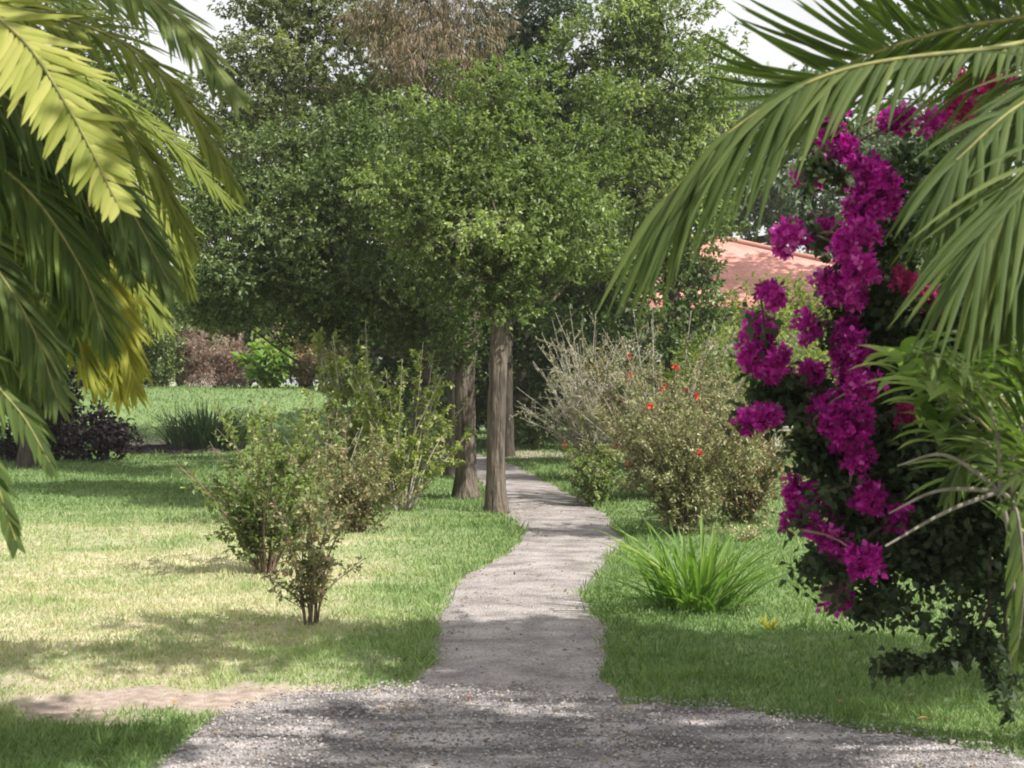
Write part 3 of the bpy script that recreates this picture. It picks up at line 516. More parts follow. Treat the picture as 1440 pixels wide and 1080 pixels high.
tree('silvery_green_tree', 'silvery green tree above the salmon roof behind the bougainvillea', 'tree', (8.5, 56, 0),
     [(0, 0, -.1, .3), (0, 0, 5, .25), (0, 0, 9, .15)],
     [(1070, 250, 53, 75, 70), (1140, 290, 54, 70, 55), (1060, 170, 54, 55, 55), (1180, 210, 55, 75, 70), (1280, 230, 55, 90, 90), (1000, 290, 54, 60, 60), (1120, 140, 56, 50, 35), (1040, 180, 53, 50, 60), (1010, 230, 53, 50, 60), (1200, 310, 54, 70, 50)],
     M['leaf_blue'], M['bark_dark'], dens=420, L=.22, W=.12, seed=13, sub=.8, bias=.22, branch_r=.12)
tree('dense_bush_tree', 'dense green tree at the far right behind palm fronds and bougainvillea', 'tree', (14.5, 36, 0),
     [(0, 0, -.1, .22), (0, 0, 3, .18), (0, 0, 5, .1)],
     [(1330, 330, 35, 130, 110), (1440, 180, 36, 120, 110), (1360, 480, 34, 120, 100), (1300, 60, 37, 100, 60), (1420, 30, 36, 100, 80), (1480, 420, 34, 90, 120), (1250, 420, 36, 60, 70)],
     M['leaf_dark'], M['bark_dark'], dens=700, L=.15, W=.08, seed=14, sub=.55)
tree('dense_bush_tree', 'dark green tree at the far left behind the left palm fronds', 'tree', (-9.5, 28, 0),
     [(0, 0, -.1, .2), (0, 0, 3, .17), (.1, 0, 6, .08)],
     [(110, 180, 28, 100, 100), (60, 330, 28, 100, 100), (150, 400, 28, 70, 60), (40, 60, 28, 110, 90), (-40, 230, 28, 80, 150), (150, 70, 28.5, 55, 50), (20, 440, 28, 80, 50), (205, 150, 28.5, 55, 60), (180, 230, 28.5, 50, 50), (205, 350, 29, 55, 60), (250, 130, 29, 35, 40)],
     M['leaf_dark'], M['bark_dark'], dens=900, L=.12, W=.065, seed=15, sub=.5)
# distant belt
for q, (px, py, d, rx, rz, lab) in enumerate([
        (430, 420, 62, 120, 90, 'distant dark green tree seen low between left palm and spreading crown'),
        (650, 380, 64, 120, 110, 'distant dark green tree directly behind the two trunks'),
        (860, 400, 62, 100, 90, 'distant dark green tree left of the salmon roof'),
        (1230, 400, 66, 120, 100, 'distant dark green tree right of the salmon roof'),
        (240, 430, 60, 60, 60, 'distant dark green tree over the pale house corner')]):
    b = P(px, py, d); b[2] = 1.4 if px < 600 else 0
    tree('background_tree', lab, 'tree', b, [(0, 0, -.1, .3), (0, 0, 2, .28), (0, 0, 4, .2)],
         [(px, py, d, rx, rz), (px-rx*.6, py+60, d-1, rx*.6, rz*.7), (px+rx*.6, py+60, d+1, rx*.6, rz*.7)], M['leaf_dark'], M['bark_dark'], dens=330, L=.24, W=.13, seed=40+q, sub=.9, branch_r=.12, group='distant trees')
# shade tree beyond the right edge of the picture
tree('overhanging_tree', 'broad tree standing off to the right that shades road and lawn', 'tree', (8.1, 5.9, 0),
     [(0, 0, -.1, .3), (0, 0, 2, .25), (-.2, 0, 4.2, .2), (-.3, -.1, 6, .1)],
     [(a_-.54, b_-1.15, *c_) for a_, b_, *c_ in [(.1+5.0, 9.15-1.6, 5.4, .9, .75, .45), (.0+5.0, 9.7-1.6, 5.3, .75, .35, .3), (.1+5.0, 8.45-1.6, 5.5, .75, .5, .35), (.1+5, 9.0-1.6, 5.8, .9, .6, .3), (1.05+5.0, 8.6-1.6, 5.4, .62, .9, .45), (1.6+5, 7.4-1.6, 5.4, .65, .7, .45), (.7+5, 7.8-1.6, 5.6, .8, .5, .45), (-1.2+5.2, 9.5-1.6, 5.6, .5, .3, .25), (-2.1+5, 9.7-1.6, 5.4, .6, .22, .18), (-3.0+5.2, 8.8-1.7, 5.6, .65, .3, .22), (-1.7+5, 8.75-1.6, 5.5, .6, .26, .22), (-2.7+5, 6.55-1.6, 5.4, .75, .6, .4), (-3.7+5, 6.9-1.6, 5.5, .7, .6, .4), (-3.0+5, 7.15-1.6, 5.5, .6, .4, .35), (-2.1+5, 6.4-1.6, 5.4, .6, .45, .4), (-2.6+5, 6.85-1.6, 5.3, .7, .35, .3), (.2+5.2, 6.4-1.6, 5.6, 1.0, .3, .4), (8.2, 6.2, 6.9, 1.0, 1.0, .7)]],
     M['leaf_mid'], M['bark'], dens=2600, L=.1, W=.06, seed=30, sub=.28)

# ------------------------------------------------------------------ shrubs
b = G(438, 882)
shrub('rose_bush', 'small sparse bush with one dark stem and pinkish leaf tips, nearest on the left lawn', 'bush', b, 15, 1.05, .4, M['leaf_pink'], M['twig'], nl=20, L=.045, W=.03, start=.45, seed=2, twigs=5, sr=.008, tb=.5, ts=.25, twl=.26, base_r=.035)
b = G(372, 806)
shrub('leafy_bush', 'bushy dark green bush just behind the small sparse one on the left lawn', 'bush', b, 26, 1.5, .9, M['leaf_mid'], M['twig'], nl=24, L=.06, W=.038, start=.3, seed=3, twigs=6, sr=.01, tb=.42, twl=.24)
b = G(400, 742)
shrub('leafy_bush', 'light green bush farther back, behind the dark green lawn bush', 'bush', b, 26, 1.7, 1.05, M['leaf_mid'], M['twig'], nl=34, L=.06, W=.036, start=.25, seed=4, twigs=6, sr=.009, tb=.6, twl=.24)
b = G(497, 716)
shrub('tall_sparse_bush', 'tall sparse yellow-green bush with bare grey stems left of the trunks', 'bush', b, 17, 2.85, .75, M['leaf_lime'], M['twig_grey'], nl=46, L=.075, W=.042, start=.35, seed=5, twigs=7, sr=.013, tb=.55, twl=.16, up=.4)
b = G(575, 722)
shrub('tall_sparse_bush', 'yellow-green leaning bush reaching over toward the two tree trunks', 'bush', b+np.array([-.1, 0, 0]), 20, 2.4, 1.1, M['leaf_lime'], M['twig_grey'], nl=36, L=.065, W=.04, start=.4, seed=6, twigs=6, sr=.011, tb=.55, twl=.2, up=.5)
b = G(500, 752)
shrub('flowering_bush', 'low pinkish green bush in front of the tall sparse one', 'bush', b, 34, 1.3, .9, M['leaf_pink'], M['twig'], nl=38, L=.05, W=.03, start=.2, seed=7, twigs=5, sr=.007, tb=.5, ts=.25)
b = G(455, 735)
shrub('flowering_bush', 'pale pinkish bush between the light green bush and the tall sparse one', 'bush', b, 20, 1.5, .9, M['leaf_pink'], M['twig_grey'], nl=22, L=.055, W=.03, start=.2, seed=18, twigs=6, sr=.007, tb=.45, ts=.25)
b = G(560, 700)
shrub('leafy_bush', 'rounded green bush at the shaded foot of the two trunks', 'bush', b, 30, 1.3, 1.05, M['leaf_mid'], M['twig'], nl=44, L=.06, W=.035, start=.2, seed=17, twigs=5, sr=.008, tb=.75)
# right border
shrub('twiggy_bush', 'pale grey nearly leafless twiggy bush at the right of the dark trunks', 'bush', (1.4, 25, 0), 85, 3.05, 1.35, M['leaf_pale'], M['twig_grey'], nl=11, L=.05, W=.022, start=.3, seed=8, twigs=12, sr=.013, tb=.5, twl=.22, up=.55)
b = G(925, 690)
shrub('flowering_bush', 'big pinkish green bush dotted with red flowers beside the path', 'bush', (2.3, 20.5, 0), 95, 2.75, 1.65, M['leaf_pink'], M['twig_grey'], nl=40, L=.06, W=.026, start=.2, seed=9, twigs=8, sr=.01, tb=.5, ts=.25, twl=.2, fl=(M['redflower'], .02), flsize=.05, up=.45)
shrub('flowering_bush', 'dense grey-green and tan bush immediately behind the strap leaf clump', 'bush', (1.9, 15.8, 0), 95, 1.9, 1.05, M['leaf_pale'], M['twig'], nl=36, L=.05, W=.022, start=.15, seed=10, twigs=8, sr=.008, tb=.42, ts=.25, twl=.22, fl=(M['redflower'], .008), flsize=.045)
shrub('flowering_bush', 'pinkish bush with a few red flowers between path border and bougainvillea', 'bush', (2.75, 17.0, 0), 60, 1.75, 1.0, M['leaf_pink'], M['twig'], nl=34, L=.055, W=.025, start=.2, seed=11, twigs=7, sr=.008, tb=.6, ts=.25, twl=.22, fl=(M['redflower'], .012), flsize=.05)
shrub('leafy_bush', 'low dark green bush at the right edge of the path bend', 'bush', G(840, 712), 28, .95, .6, M['leaf_mid'], M['twig'], nl=30, L=.055, W=.034, start=.15, seed=12, twigs=5, sr=.007, tb=.6)
mass('yellow_green_bush', 'sunny yellow-green bush in front of the salmon roof', 'bush', (5.9, 34, 0), [(1060, 440, 33.5, 60, 42), (1140, 430, 34, 60, 45), (1190, 470, 33.5, 50, 60), (1100, 510, 32.5, 80, 60), (1030, 500, 33, 50, 60), (1150, 570, 32, 80, 55), (1060, 580, 32, 70, 50)], M['leaf_lime'], 900, .1, .045, 13, sub=.36, H=2.2, bias=.05)
mass('yellow_green_bush', 'lower yellow-green bush left of the sunny one, over the red flowering bush', 'bush', (3.9, 27.5, 0), [(985, 520, 27.5, 45, 50), (1015, 570, 27, 50, 60), (950, 580, 27.5, 40, 55)], M['leaf_lime'], 1200, .085, .035, 14, sub=.3, H=1.6, bias=-.12)
# left background border
M['leaf_recess_shade'] = leafmat('recess_shade_leaf', [(0, (.008, .006, .007)), (.6, (.022, .016, .018)), (1, (.055, .042, .045))], .08, .6, .15, tmul=(1, .9, .9))  # near-black foliage: the shade of a recess is put into its leaf colour
mass('recess_shade_shrub', 'very dark purple-brown foliage mass standing in for a shaded recess behind the left palm fronds', 'bush', (-10.3, 31.6, 0), [(20, 560, 31.5, 60, 75), (70, 575, 31.3, 55, 60), (110, 605, 31.2, 50, 42), (150, 628, 31.2, 38, 22), (60, 630, 31.0, 70, 28)], M['leaf_recess_shade'], 1500, .12, .07, 66, sub=.32, H=1.5)
def zb(x, y): return float(height(np.array([x]), np.array([y]))[0])
def PB(px, y): x = (px-720)/FP*y; return (x, y, zb(x, y)-.02)
shrub('dark_green_bush', 'dark green bush at the left end of the raised lawn, next to the yellow frond', 'bush', PB(225, 46), 34, 3.4, 1.5, M['leaf_dark'], M['twig'], nl=60, L=.11, W=.06, start=.1, seed=20, twigs=7, sr=.015, tb=.75, lump=.06)
shrub('dry_bush', 'left pinkish brown dry bush at the back of the raised lawn', 'bush', PB(282, 46.5), 90, 2.3, 1.0, M['reed'], M['twig_grey'], nl=14, L=.1, W=.035, start=.1, seed=21, twigs=7, sr=.012, tb=.5, twl=.22, base_r=.6, up=.75, group='dry pinkish bushes', lump=.04)
shrub('dry_bush', 'right pinkish brown dry bush touching the bright green plant', 'bush', PB(325, 47), 80, 1.9, .9, M['reed'], M['twig_grey'], nl=14, L=.1, W=.035, start=.1, seed=22, twigs=7, sr=.012, tb=.6, twl=.22, base_r=.6, up=.75, group='dry pinkish bushes', lump=.04)
shrub('bright_green_plant', 'bright green broad leaved plant between the dry bushes and reddish bushes', 'plant', PB(378, 45.5), 26, 1.9, 1.1, M['strap'], M['stem_green'], nl=12, L=.34, W=.24, start=.1, seed=23, twigs=4, sr=.012, tb=.7)
shrub('reddish_bush', 'reddish pink bush right of the bright green plant on the raised lawn', 'bush', PB(430, 46), 40, 2.6, 1.3, M['leaf_pink'], M['twig'], nl=34, L=.1, W=.05, start=.1, seed=24, twigs=6, sr=.012, tb=.8, ts=.2, lump=.05, fl=(M['redflower'], .02), flsize=.09)
shrub('reddish_bush', 'tan and reddish bush behind the tall sparse yellow-green bush', 'bush', PB(490, 45), 36, 2.2, 1.3, M['leaf_pink'], M['twig'], nl=30, L=.1, W=.05, start=.1, seed=25, twigs=6, sr=.012, tb=.6, ts=.2, lump=.05)
blades('grass_clump', 'dark green iris like grass clump below the raised lawn', 'plant', PB(290, 35.2), 520, 1.25, 1.0, M['iris'], .035, 26, rad=1.0, bend=.6)
shrub('dark_green_bush', 'low dark green bush between the grass clump and the yellow-green bushes', 'bush', PB(560, 33), 30, 1.3, 1.3, M['leaf_dark'], M['twig'], nl=34, L=.09, W=.05, start=.1, seed=27, twigs=6, sr=.012, tb=.6, lump=.05)
# dark hedge in the shade beyond
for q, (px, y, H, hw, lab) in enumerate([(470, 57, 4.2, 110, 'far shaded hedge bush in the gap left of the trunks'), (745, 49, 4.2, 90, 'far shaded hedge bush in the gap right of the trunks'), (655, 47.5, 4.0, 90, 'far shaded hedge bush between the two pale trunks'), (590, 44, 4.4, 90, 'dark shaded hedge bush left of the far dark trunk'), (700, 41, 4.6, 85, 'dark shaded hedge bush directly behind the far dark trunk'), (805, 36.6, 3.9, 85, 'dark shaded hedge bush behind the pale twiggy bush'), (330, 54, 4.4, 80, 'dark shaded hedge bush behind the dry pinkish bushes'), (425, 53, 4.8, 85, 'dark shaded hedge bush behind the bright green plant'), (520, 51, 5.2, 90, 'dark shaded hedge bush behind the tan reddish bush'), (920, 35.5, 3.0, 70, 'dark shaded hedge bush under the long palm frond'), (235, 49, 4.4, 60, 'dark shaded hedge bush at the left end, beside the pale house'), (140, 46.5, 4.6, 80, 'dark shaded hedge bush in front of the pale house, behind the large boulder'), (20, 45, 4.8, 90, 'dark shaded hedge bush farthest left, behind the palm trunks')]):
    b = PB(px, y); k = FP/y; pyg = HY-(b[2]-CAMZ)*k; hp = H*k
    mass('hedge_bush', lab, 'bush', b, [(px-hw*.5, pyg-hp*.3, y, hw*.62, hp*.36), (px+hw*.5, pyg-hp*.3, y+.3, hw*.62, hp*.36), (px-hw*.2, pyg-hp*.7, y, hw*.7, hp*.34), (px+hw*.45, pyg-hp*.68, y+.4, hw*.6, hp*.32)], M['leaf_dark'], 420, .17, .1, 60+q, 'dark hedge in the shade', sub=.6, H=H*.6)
# strap leaf clump
blades('strap_leaf_clump', 'bright green clump of long arching strap leaves on the right lawn', 'plant', G(985, 868)+np.array([0, .25, 0]), 190, .72, .78, M['strap'], .03, 31, rad=.3, bend=.5)
blades('strap_leaf_clump', 'small yellowing tuft beside the bright strap leaf clump', 'plant', G(1082, 884), 16, .13, .12, M['frond_yellow'], .018, 32, rad=.05, bend=.8)
# small white-flowered cover left of the strap clump
shrub('low_plant', 'low pale flowering plant on the lawn behind the strap leaf clump', 'plant', G(1050, 768), 20, .3, .35, M['leaf_pale'], M['twig'], nl=12, L=.035, W=.02, start=.2, seed=33, twigs=3, sr=.004, tb=.8)
for q, (px, py, lab) in enumerate([(1178, 995, 'reddish fallen leaf on the shaded lawn at right, close to the gravel road'), (1085, 962, 'small reddish fallen leaf on the shaded lawn below the strap leaf clump'), (1290, 1018, 'fallen leaf on the dark grass below the bougainvillea'), (662, 992, 'fallen leaf on the gravel just in front of the path'), (250, 1000, 'fallen leaf on the bare soil patch left of the gravel road')]):
    p = G(px, py); p[2] = float(height(np.array([p[0]]), np.array([p[1]]))[0])+.035; mb = MB(); r = np.random.default_rng(80+q)
    a = r.uniform(0, 6.3); leaves(mb, p[None], np.array([[math.cos(a), math.sin(a), .12]]), np.array([[.1, .1, 1.]]), .07, .045, r.uniform(0, 1), .15, .1)
    o = mb.build('fallen_leaf', M['litter'], org=p); tag(o, lab, 'leaf', 'fallen leaves by the road')

# ------------------------------------------------------------------ left palms
def PP(l): return [P(*a) for a in l]
base = (-2.75, 5.2, 0)
pl = thing('palm', base, 'near feather palm at the left edge with sunlit yellow-green fronds', 'palm')
mb = MB(); tube(mb, curve([base, (-2.7, 5.2, 1.2), (-2.62, 5.15, 2.5)], 16), np.linspace(.13, .1, 16), 14, rough=.03); mb.build('trunk', M['bark'], pl, org=base)
H0 = (-330, 60, 5.1)
F = [  # points, leaflet length, material, seed, droop, tint
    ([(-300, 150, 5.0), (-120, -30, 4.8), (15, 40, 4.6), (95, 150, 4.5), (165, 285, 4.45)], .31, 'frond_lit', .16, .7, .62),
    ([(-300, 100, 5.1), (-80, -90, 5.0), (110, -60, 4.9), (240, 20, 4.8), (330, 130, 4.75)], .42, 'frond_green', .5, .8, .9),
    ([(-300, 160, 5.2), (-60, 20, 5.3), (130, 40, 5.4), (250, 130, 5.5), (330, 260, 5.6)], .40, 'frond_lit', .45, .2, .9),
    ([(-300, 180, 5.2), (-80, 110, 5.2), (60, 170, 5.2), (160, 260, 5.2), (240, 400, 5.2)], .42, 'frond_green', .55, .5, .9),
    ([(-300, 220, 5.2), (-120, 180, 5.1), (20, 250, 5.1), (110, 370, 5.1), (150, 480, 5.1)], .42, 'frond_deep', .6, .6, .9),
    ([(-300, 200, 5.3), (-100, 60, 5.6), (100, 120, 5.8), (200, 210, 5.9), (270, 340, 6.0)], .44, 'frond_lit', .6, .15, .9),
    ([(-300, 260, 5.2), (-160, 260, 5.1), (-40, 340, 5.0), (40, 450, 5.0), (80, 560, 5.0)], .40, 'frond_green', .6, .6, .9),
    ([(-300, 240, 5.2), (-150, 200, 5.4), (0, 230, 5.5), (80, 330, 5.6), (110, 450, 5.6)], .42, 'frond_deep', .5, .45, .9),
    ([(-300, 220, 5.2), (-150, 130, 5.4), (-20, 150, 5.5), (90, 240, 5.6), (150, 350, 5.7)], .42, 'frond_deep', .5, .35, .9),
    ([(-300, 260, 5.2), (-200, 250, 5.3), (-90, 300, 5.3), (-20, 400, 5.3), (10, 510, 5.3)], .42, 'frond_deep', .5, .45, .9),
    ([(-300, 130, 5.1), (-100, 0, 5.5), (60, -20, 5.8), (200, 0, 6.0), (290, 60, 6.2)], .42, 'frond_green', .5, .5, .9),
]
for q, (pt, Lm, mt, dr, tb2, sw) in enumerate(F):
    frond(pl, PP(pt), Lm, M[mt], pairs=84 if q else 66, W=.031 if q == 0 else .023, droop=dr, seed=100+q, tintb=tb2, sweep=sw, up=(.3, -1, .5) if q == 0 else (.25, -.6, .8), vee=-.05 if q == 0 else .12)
base = (-2.9, 7.2, 0)
pl = thing('palm', base, 'second feather palm behind the near one, with yellow drooping lower fronds', 'palm')
mb = MB(); tube(mb, curve([base, (-2.85, 7.2, 1.4), (-2.8, 7.2, 2.8)], 16), np.linspace(.14, .1, 16), 14, rough=.03); mb.build('trunk', M['bark_dark'], pl, org=base)
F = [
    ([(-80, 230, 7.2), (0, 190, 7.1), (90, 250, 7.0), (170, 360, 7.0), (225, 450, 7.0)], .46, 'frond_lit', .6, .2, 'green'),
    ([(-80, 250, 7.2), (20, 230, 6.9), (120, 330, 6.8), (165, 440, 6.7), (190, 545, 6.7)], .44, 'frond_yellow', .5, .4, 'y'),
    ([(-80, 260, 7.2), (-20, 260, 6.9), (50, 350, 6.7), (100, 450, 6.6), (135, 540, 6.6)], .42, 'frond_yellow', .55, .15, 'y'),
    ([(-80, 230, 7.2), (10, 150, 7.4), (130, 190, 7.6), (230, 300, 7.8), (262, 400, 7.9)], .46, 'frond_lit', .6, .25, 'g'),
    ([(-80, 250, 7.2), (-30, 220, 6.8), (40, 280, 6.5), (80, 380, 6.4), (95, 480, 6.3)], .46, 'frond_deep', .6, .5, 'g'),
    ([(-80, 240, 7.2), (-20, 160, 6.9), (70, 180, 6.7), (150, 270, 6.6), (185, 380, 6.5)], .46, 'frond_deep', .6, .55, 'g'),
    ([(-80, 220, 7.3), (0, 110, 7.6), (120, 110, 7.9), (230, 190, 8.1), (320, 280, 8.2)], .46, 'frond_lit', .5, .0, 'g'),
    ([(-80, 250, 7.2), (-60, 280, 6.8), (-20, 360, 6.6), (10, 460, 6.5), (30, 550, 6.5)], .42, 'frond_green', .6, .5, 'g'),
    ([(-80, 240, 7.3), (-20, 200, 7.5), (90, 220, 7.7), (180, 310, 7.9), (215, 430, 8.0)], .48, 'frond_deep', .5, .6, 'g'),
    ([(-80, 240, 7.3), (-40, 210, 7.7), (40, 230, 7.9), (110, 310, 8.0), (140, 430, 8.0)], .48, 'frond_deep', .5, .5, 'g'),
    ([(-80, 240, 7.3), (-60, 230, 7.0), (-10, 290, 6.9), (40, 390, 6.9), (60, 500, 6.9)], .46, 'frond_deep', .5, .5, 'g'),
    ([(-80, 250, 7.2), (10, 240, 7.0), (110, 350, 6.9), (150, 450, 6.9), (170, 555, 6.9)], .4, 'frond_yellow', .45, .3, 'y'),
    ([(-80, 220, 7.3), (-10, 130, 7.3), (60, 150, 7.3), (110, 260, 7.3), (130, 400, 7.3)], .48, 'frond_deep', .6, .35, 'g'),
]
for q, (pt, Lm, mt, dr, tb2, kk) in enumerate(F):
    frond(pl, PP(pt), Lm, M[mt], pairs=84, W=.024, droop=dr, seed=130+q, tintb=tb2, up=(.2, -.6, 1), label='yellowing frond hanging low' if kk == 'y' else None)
base = (-2.5, 4.8, 0)
pl = thing('palm', base, 'low young palm at the left edge with dark fronds over the lawn', 'palm')
mb = MB(); tube(mb, curve([base, (-2.5, 4.8, .4), (-2.48, 4.8, .9)], 10), np.linspace(.07, .05, 10), 10, rough=.04); mb.build('trunk', M['fibre'], pl, org=base)
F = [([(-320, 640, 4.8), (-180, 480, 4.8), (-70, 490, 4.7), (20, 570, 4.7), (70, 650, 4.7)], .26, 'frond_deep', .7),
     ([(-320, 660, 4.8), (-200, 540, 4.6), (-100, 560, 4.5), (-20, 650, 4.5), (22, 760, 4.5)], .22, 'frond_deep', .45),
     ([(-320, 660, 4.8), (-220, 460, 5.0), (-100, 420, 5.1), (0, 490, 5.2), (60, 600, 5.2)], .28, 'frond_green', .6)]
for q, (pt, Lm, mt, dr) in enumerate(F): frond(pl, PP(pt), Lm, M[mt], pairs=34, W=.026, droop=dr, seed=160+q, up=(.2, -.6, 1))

# ------------------------------------------------------------------ bougainvillea
base = (2.75, 6.6, 0)
bg = thing('bougainvillea', base, 'tall bougainvillea hung with magenta flower clusters in front of the right palm', 'bougainvillea')
r = np.random.default_rng(200); st = MB(); lf = MB()
CL = [(1158, 143, 23, 22), (1170, 192, 11, 16), (1183, 210, 8, 14), (1142, 243, 15, 30), (1112, 334, 22, 20), (1160, 330, 17, 20), (1222, 258, 34, 32), (1212, 300, 28, 26), (1240, 285, 22, 20), (1200, 345, 30, 28), (1178, 400, 27, 18), (1205, 380, 24, 20), (1190, 420, 20, 14),
      (1085, 412, 14, 16), (1068, 468, 30, 24), (1072, 507, 26, 22), (1098, 507, 9, 9), (1137, 458, 14, 16), (1142, 528, 11, 18), (1198, 500, 20, 34), (1216, 546, 16, 15), (1165, 572, 24, 24), (1192, 598, 28, 28), (1060, 588, 34, 11), (1150, 650, 18, 13), (1130, 690, 24, 26), (1128, 730, 26, 24),
      (1180, 712, 17, 18), (1173, 765, 17, 28), (1255, 715, 34, 24), (1222, 790, 22, 20), (1180, 842, 23, 17), (1270, 168, 30, 8), (1310, 168, 16, 8), (1385, 112, 34, 10), (1350, 148, 12, 12), (1310, 435, 22, 22), (1272, 395, 11, 14), (1270, 577, 11, 10), (1208, 645, 14, 18), (1195, 470, 16, 18), (1232, 700, 22, 16), (1188, 208, 10, 10), (1175, 640, 15, 16)]
DK = {30: 1, 36: 1, 37: 1, 38: 1, 34: 1, 35: 1}
depth = lambda px, py: 5.75+.25*math.sin(px*.05)+.2*math.sin(py*.03)
# main stems climbing from the base through the clump
stems = [[base, (2.6, 6.5, 1.0), P(1330, 640, 6.2), P(1260, 480, 6.1), P(1230, 300, 6.0), P(1195, 180, 5.9), P(1158, 140, 5.8)],
         [base, (2.6, 6.5, .9), P(1300, 620, 6.1), P(1180, 560, 5.9), P(1090, 520, 5.8), P(1070, 420, 5.75)],
         [base, (2.7, 6.6, 1.1), P(1380, 560, 6.3), P(1340, 360, 6.2), P(1320, 180, 6.1), P(1380, 110, 6.0)],
         [base, (2.5, 6.4, .9), P(1300, 700, 6.0), P(1220, 680, 5.8), P(1150, 700, 5.7), P(1125, 745, 5.65)],
         [base, (2.5, 6.4, .8), P(1320, 730, 6.0), P(1240, 740, 5.8), P(1190, 800, 5.7), P(1180, 850, 5.7)],
         [base, (2.5, 6.3, .9), P(1400, 760, 5.9), P(1390, 860, 5.8), P(1340, 925, 5.7), P(1235, 938, 5.65)],
         [base, (2.6, 6.5, .9), P(1290, 640, 6.0), P(1170, 600, 5.8), P(1100, 585, 5.75), P(1030, 598, 5.7)],
         [P(1260, 480, 6.1), P(1200, 400, 5.9), P(1160, 335, 5.8), P(1105, 330, 5.75)],
         [P(1230, 300, 6.0), P(1180, 250, 5.9), P(1140, 230, 5.8), P(1142, 270, 5.8)],
         [base, (2.5, 6.3, .8), P(1425, 820, 5.8), P(1415, 900, 5.8), P(1425, 960, 5.8)],
         [base, (2.5, 6.5, .9), P(1310, 740, 6.0), P(1220, 790, 5.8), P(1135, 800, 5.7)]]
SC = []
for k_, s_ in enumerate(stems):
    if s_[0] is base: s_ = [np.array(base)+[.09*math.cos(k_*2.4), .09*math.sin(k_*2.4), -.02]]+s_[1:]
    c = curve(s_, 40); tube(st, c, np.linspace(.018, .004, 40), 8, rough=.06, r=r); SC.append(c)
allp = np.concatenate(SC)
def bleaf(cen, spread, n, tb=.45, L=.05):
    p = cen+r.normal(0, 1, (n, 3))*spread; d = unit(rdirs(n, r)+np.array([0, 0, -.25])); nr = unit(rdirs(n, r)+np.array([0, 0, .7])); s = r.uniform(.6, 1.2, n)
    leaves(lf, p, d, nr, L*s, L*.62*s, np.clip(r.normal(tb, .2, n), 0, 1))
# leafy masses: (px,py,rx,ry,leaves)
for (px, py, rx, ry, n) in [(1290, 620, 95, 90, 5200), (1250, 740, 75, 75, 3000), (1330, 750, 65, 75, 2400), (1200, 580, 45, 60, 1300), (1250, 480, 50, 70, 1900), (1245, 340, 35, 80, 900), (1160, 630, 45, 45, 900), (1110, 560, 45, 28, 800), (1235, 845, 28, 18, 260), (1385, 800, 30, 60, 420), (1430, 700, 60, 110, 1500),
                            (1200, 440, 30, 50, 500), (1160, 200, 14, 40, 120), (1170, 790, 30, 25, 350), (1330, 480, 50, 70, 1300), (1300, 250, 40, 80, 500), (1290, 855, 26, 10, 60), (1085, 545, 35, 15, 250), (1200, 690, 50, 40, 800)]:
    d = 6.0; n = int(n*1.0); u = rdirs(n, r)*(r.uniform(0, 1, n)**.45)[:, None]; cen = P(px, py, d); rad = np.array([rx/FP*d, (rx+ry)/2/FP*d*1.1, ry/FP*d])*1.05
    kc = cen+u*rad; sub = kc[r.integers(0, n, max(8, n//26))]; p0 = sub[r.integers(0, len(sub), n)]; bleaf(p0, .045, n)
for c in SC:
    n = 170; i0 = r.integers(12, 40, n); bleaf(c[i0], .03, n, .5)
for (a, b_, n) in [((1235, 938), (1330, 925), 200), ((1330, 925), (1395, 900), 150), ((1130, 798), (1200, 800), 120), ((1340, 860), (1400, 940), 200), ((1200, 870), (1270, 830), 160), ((1290, 885), (1330, 880), 40), ((1390, 930), (1420, 1000), 90)]:
    u = r.uniform(0, 1, n)[:, None]; bleaf(P(*a, 5.7)*(1-u)+P(*b_, 5.7)*u, .018, n, .4)
stemo = st.build('branches', M['bark_dark'], bg, org=base); lf.build('foliage', M['bougain_leaf'], bg, org=base)
for q, (px, py, rx, ry) in enumerate(CL):
    d = depth(px, py); cen = P(px, py, d); rad = np.array([rx, (rx+ry)/2, ry])/FP*d*.95; n = int(26+rx*ry*.33); fm = MB(); kk = int(4+rx*ry/110); sc_ = rdirs(kk, r)*(r.uniform(.2, 1.15, kk)**.7)[:, None]*rad
    u = sc_[r.integers(0, kk, n)]+rdirs(n, r)*(r.uniform(.2, 1, n)**.5)[:, None]*r.uniform(.018, .055, (n, 1)); fa = r.uniform(size=n) < .12; u[fa] += rdirs(fa.sum(), r)*rad*.4; c0 = cen+u; ax = unit(u/rad+rdirs(n, r)*.7)
    t1_ = unit(np.cross(ax, rdirs(n, r))); t2_ = np.cross(ax, t1_); tt_ = np.clip(r.normal(r.uniform(.3, .65), .27, n), 0, 1)
    for k in range(3):      # three papery bracts to a flower
        an = 2*pi*k/3+r.uniform(-.3, .3, n)[:, None]; dr = unit(ax*.75+t1_*np.cos(an)+t2_*np.sin(an)); leaves(fm, c0, dr, ax, r.uniform(.02, .034, n), r.uniform(.016, .028, n), np.clip(tt_+r.normal(0, .1, n), 0, 1), -.1, -.15)
    fo = fm.build('flower_cluster', M['bract_old'] if q in (34, 35, 36, 37, 38) else M['bract'], bg, org=base); tw = MB()
    nn_ = allp[np.argmin(np.linalg.norm(allp-cen, axis=1))]; tube(tw, curve([nn_, (nn_+cen)/2+np.array([0, 0, .03]), cen], 6), np.linspace(.006, .002, 6), 5); tw.build('twig', M['twig'], fo, org=base)

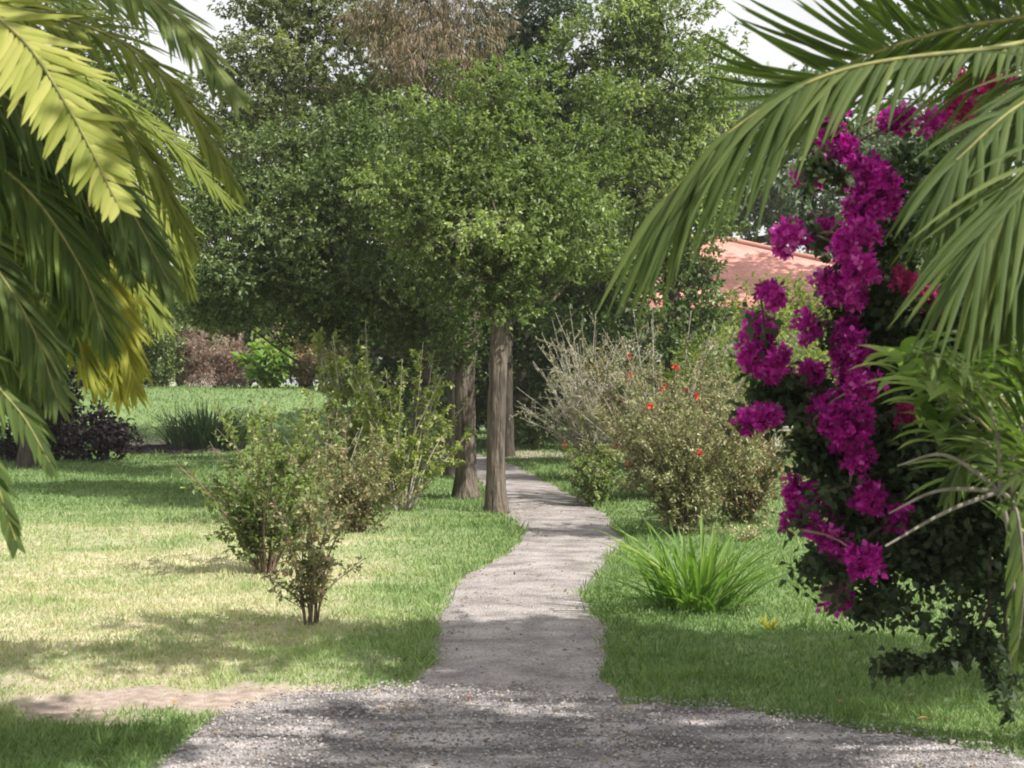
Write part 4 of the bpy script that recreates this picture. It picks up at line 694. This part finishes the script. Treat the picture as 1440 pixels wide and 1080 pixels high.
# ------------------------------------------------------------------ right palms and broadleaf plant
base = (2.6, 4.9, 0)
pr = thing('palm', base, 'tall feather palm at the right edge whose long frond arches over toward the roof', 'palm')
mb = MB(); tube(mb, curve([base, (2.62, 4.9, 1.2), (2.6, 4.9, 2.6)], 18), np.linspace(.16, .11, 18), 14, rough=.03); mb.build('trunk', M['bark'], pr, org=base)
pf = lambda v: min(1, .6+v*1.2)*(1-.3*v**3)
pf0 = lambda v: (.24+.76*sm(.4, .82, v))*(1-.25*v**3)
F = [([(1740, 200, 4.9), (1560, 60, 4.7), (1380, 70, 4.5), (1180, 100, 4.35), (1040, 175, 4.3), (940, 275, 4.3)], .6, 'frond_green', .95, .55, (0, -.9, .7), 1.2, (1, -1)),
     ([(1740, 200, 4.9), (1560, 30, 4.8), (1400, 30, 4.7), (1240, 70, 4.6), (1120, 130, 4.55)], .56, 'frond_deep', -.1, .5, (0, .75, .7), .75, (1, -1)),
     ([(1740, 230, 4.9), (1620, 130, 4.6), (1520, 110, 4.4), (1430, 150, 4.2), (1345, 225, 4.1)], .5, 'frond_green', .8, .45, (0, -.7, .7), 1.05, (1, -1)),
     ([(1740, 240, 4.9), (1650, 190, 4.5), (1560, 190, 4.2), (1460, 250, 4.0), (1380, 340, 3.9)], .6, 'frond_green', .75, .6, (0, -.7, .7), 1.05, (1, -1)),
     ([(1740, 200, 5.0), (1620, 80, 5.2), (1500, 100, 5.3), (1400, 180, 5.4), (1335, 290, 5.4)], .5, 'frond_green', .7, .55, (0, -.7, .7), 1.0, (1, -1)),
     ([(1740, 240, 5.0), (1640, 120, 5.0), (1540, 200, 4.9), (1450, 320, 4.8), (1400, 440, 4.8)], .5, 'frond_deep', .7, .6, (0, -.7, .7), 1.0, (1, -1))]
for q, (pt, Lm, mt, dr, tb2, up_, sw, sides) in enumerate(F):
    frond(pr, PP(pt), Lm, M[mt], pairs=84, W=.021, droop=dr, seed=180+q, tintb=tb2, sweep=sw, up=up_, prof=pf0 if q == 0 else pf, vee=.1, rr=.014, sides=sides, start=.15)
base = (1.82, 4.6, 0)
pc = thing('young_palm', base, 'young palm at the right edge with orange-brown crown base and bare grey leaf stalks', 'palm')
mb = MB(); tube(mb, curve([(1.82, 4.6, 0), (1.74, 4.58, .6), (1.61, 4.55, 1.2), (1.57, 4.55, 1.45)], 20), np.interp(np.linspace(0, 1, 20), [0, .6, .9, 1], [.017, .014, .032, .012]), 10, rough=.12); mb.build('trunk', M['bark_dark'], pc, org=base)
hub = (1408, 690, 4.55)
for q, (a, b_) in enumerate([((1330, 720, 4.5), (1245, 768, 4.4)), ((1320, 690, 4.6), (1250, 722, 4.7)), ((1330, 640, 4.6), (1262, 655, 4.7)), ((1425, 800, 4.5), (1422, 930, 4.5))]):
    mb = MB(); tube(mb, curve([P(*hub), P(*a), P(*b_)], 14), np.linspace(.009, .003, 14), 6); mb.build('dry_stalk', M['petiole'], pc, org=base)
F = [([hub, (1400, 600, 4.4), (1360, 520, 4.2), (1300, 500, 4.1)], .26, 'frond_green', .5), ([hub, (1440, 600, 4.5), (1480, 520, 4.4), (1540, 480, 4.3)], .26, 'frond_green', .5),
     ([hub, (1440, 660, 4.3), (1480, 700, 4.1), (1500, 800, 4.0)], .24, 'frond_green', .5), ([hub, (1400, 640, 4.7), (1370, 620, 4.9), (1330, 700, 5.0)], .22, 'frond_green', .6), ([hub, (1430, 720, 4.4), (1440, 820, 4.35), (1430, 930, 4.35)], .16, 'frond_deep', .6)]
for q, (pt, Lm, mt, dr) in enumerate(F): frond(pc, PP(pt), Lm, M[mt], pairs=24, W=.022, droop=dr, seed=210+q, rr=.006, up=(0, -.6, 1), rmat='petiole')

base = (2.4, 5.5, 0)
bp = thing('broadleaf_plant', base, 'glossy bright green plant with long pointed leaves right of the bougainvillea', 'plant')
r = np.random.default_rng(220); st = MB(); lf = MB()
def longleaf(mb, p, d, L, W, t, r):
    K = 6; tt = np.linspace(0, 1, K); q = p+d*L*tt[:, None]+np.array([0, 0, -1.])*(L*r.uniform(.15, .45)*tt**2)[:, None]; T = unit(np.gradient(q, axis=0)); s = unit(np.cross(T, np.array([0, 0, 1.])+rdirs(1, r)[0]*.2)); n_ = np.cross(s, T)
    w_ = (W*.5*np.array([.12, .75, 1, .85, .5, .02]))[:, None]; V = np.stack([q+s*w_+n_*w_*.35, q, q-s*w_+n_*w_*.35], 1).reshape(-1, 3); F = []
    for k in range(K-1): F += [[k*3, k*3+1, k*3+4, k*3+3], [k*3+1, k*3+2, k*3+5, k*3+4]]
    mb.add(V, F, t)
for (px, py, d) in [(1268, 500, 4.9), (1310, 520, 4.6), (1365, 505, 4.5), (1285, 490, 5.1), (1340, 530, 5.0), (1395, 545, 4.95), (1320, 590, 5.1), (1375, 610, 5.05), (1430, 500, 5.0), (1420, 590, 5.0), (1360, 470, 5.15), (1300, 545, 5.2), (1450, 630, 5.0), (1400, 480, 5.2), (1355, 650, 5.15), (1425, 740, 5.2)]:
    e = P(px, py, d); tube(st, curve([base, np.array([e[0]*.45+base[0]*.55+.12, (e[1]+base[1])/2, e[2]*.62]), e], 12), np.linspace(.008, .004, 12), 6)
    for k in range(17 if py < 660 else 6):
        a = k*2.4+r.uniform(-.3, .3); el = r.uniform(-.1, 1.0); dd = np.array([math.cos(a)*math.cos(el), math.sin(a)*math.cos(el), math.sin(el)]); longleaf(lf, e+np.array([0, 0, -.01*k*.6]), dd, r.uniform(.16, .24), r.uniform(.045, .062), np.clip(r.normal(.6, .2), 0, 1), r)
st.build('stems', M['stem_green'], bp, org=base); lf.build('leaves', M['glossy'], bp, org=base)

# thin warm haze round the whole garden
mb = MB(); box(mb, -420, 420, -80, 920, -1.2, 24); o = mb.build('haze', hz, smooth=False); tag(o, 'thin summer haze softening the far trees', 'haze', kind='stuff')
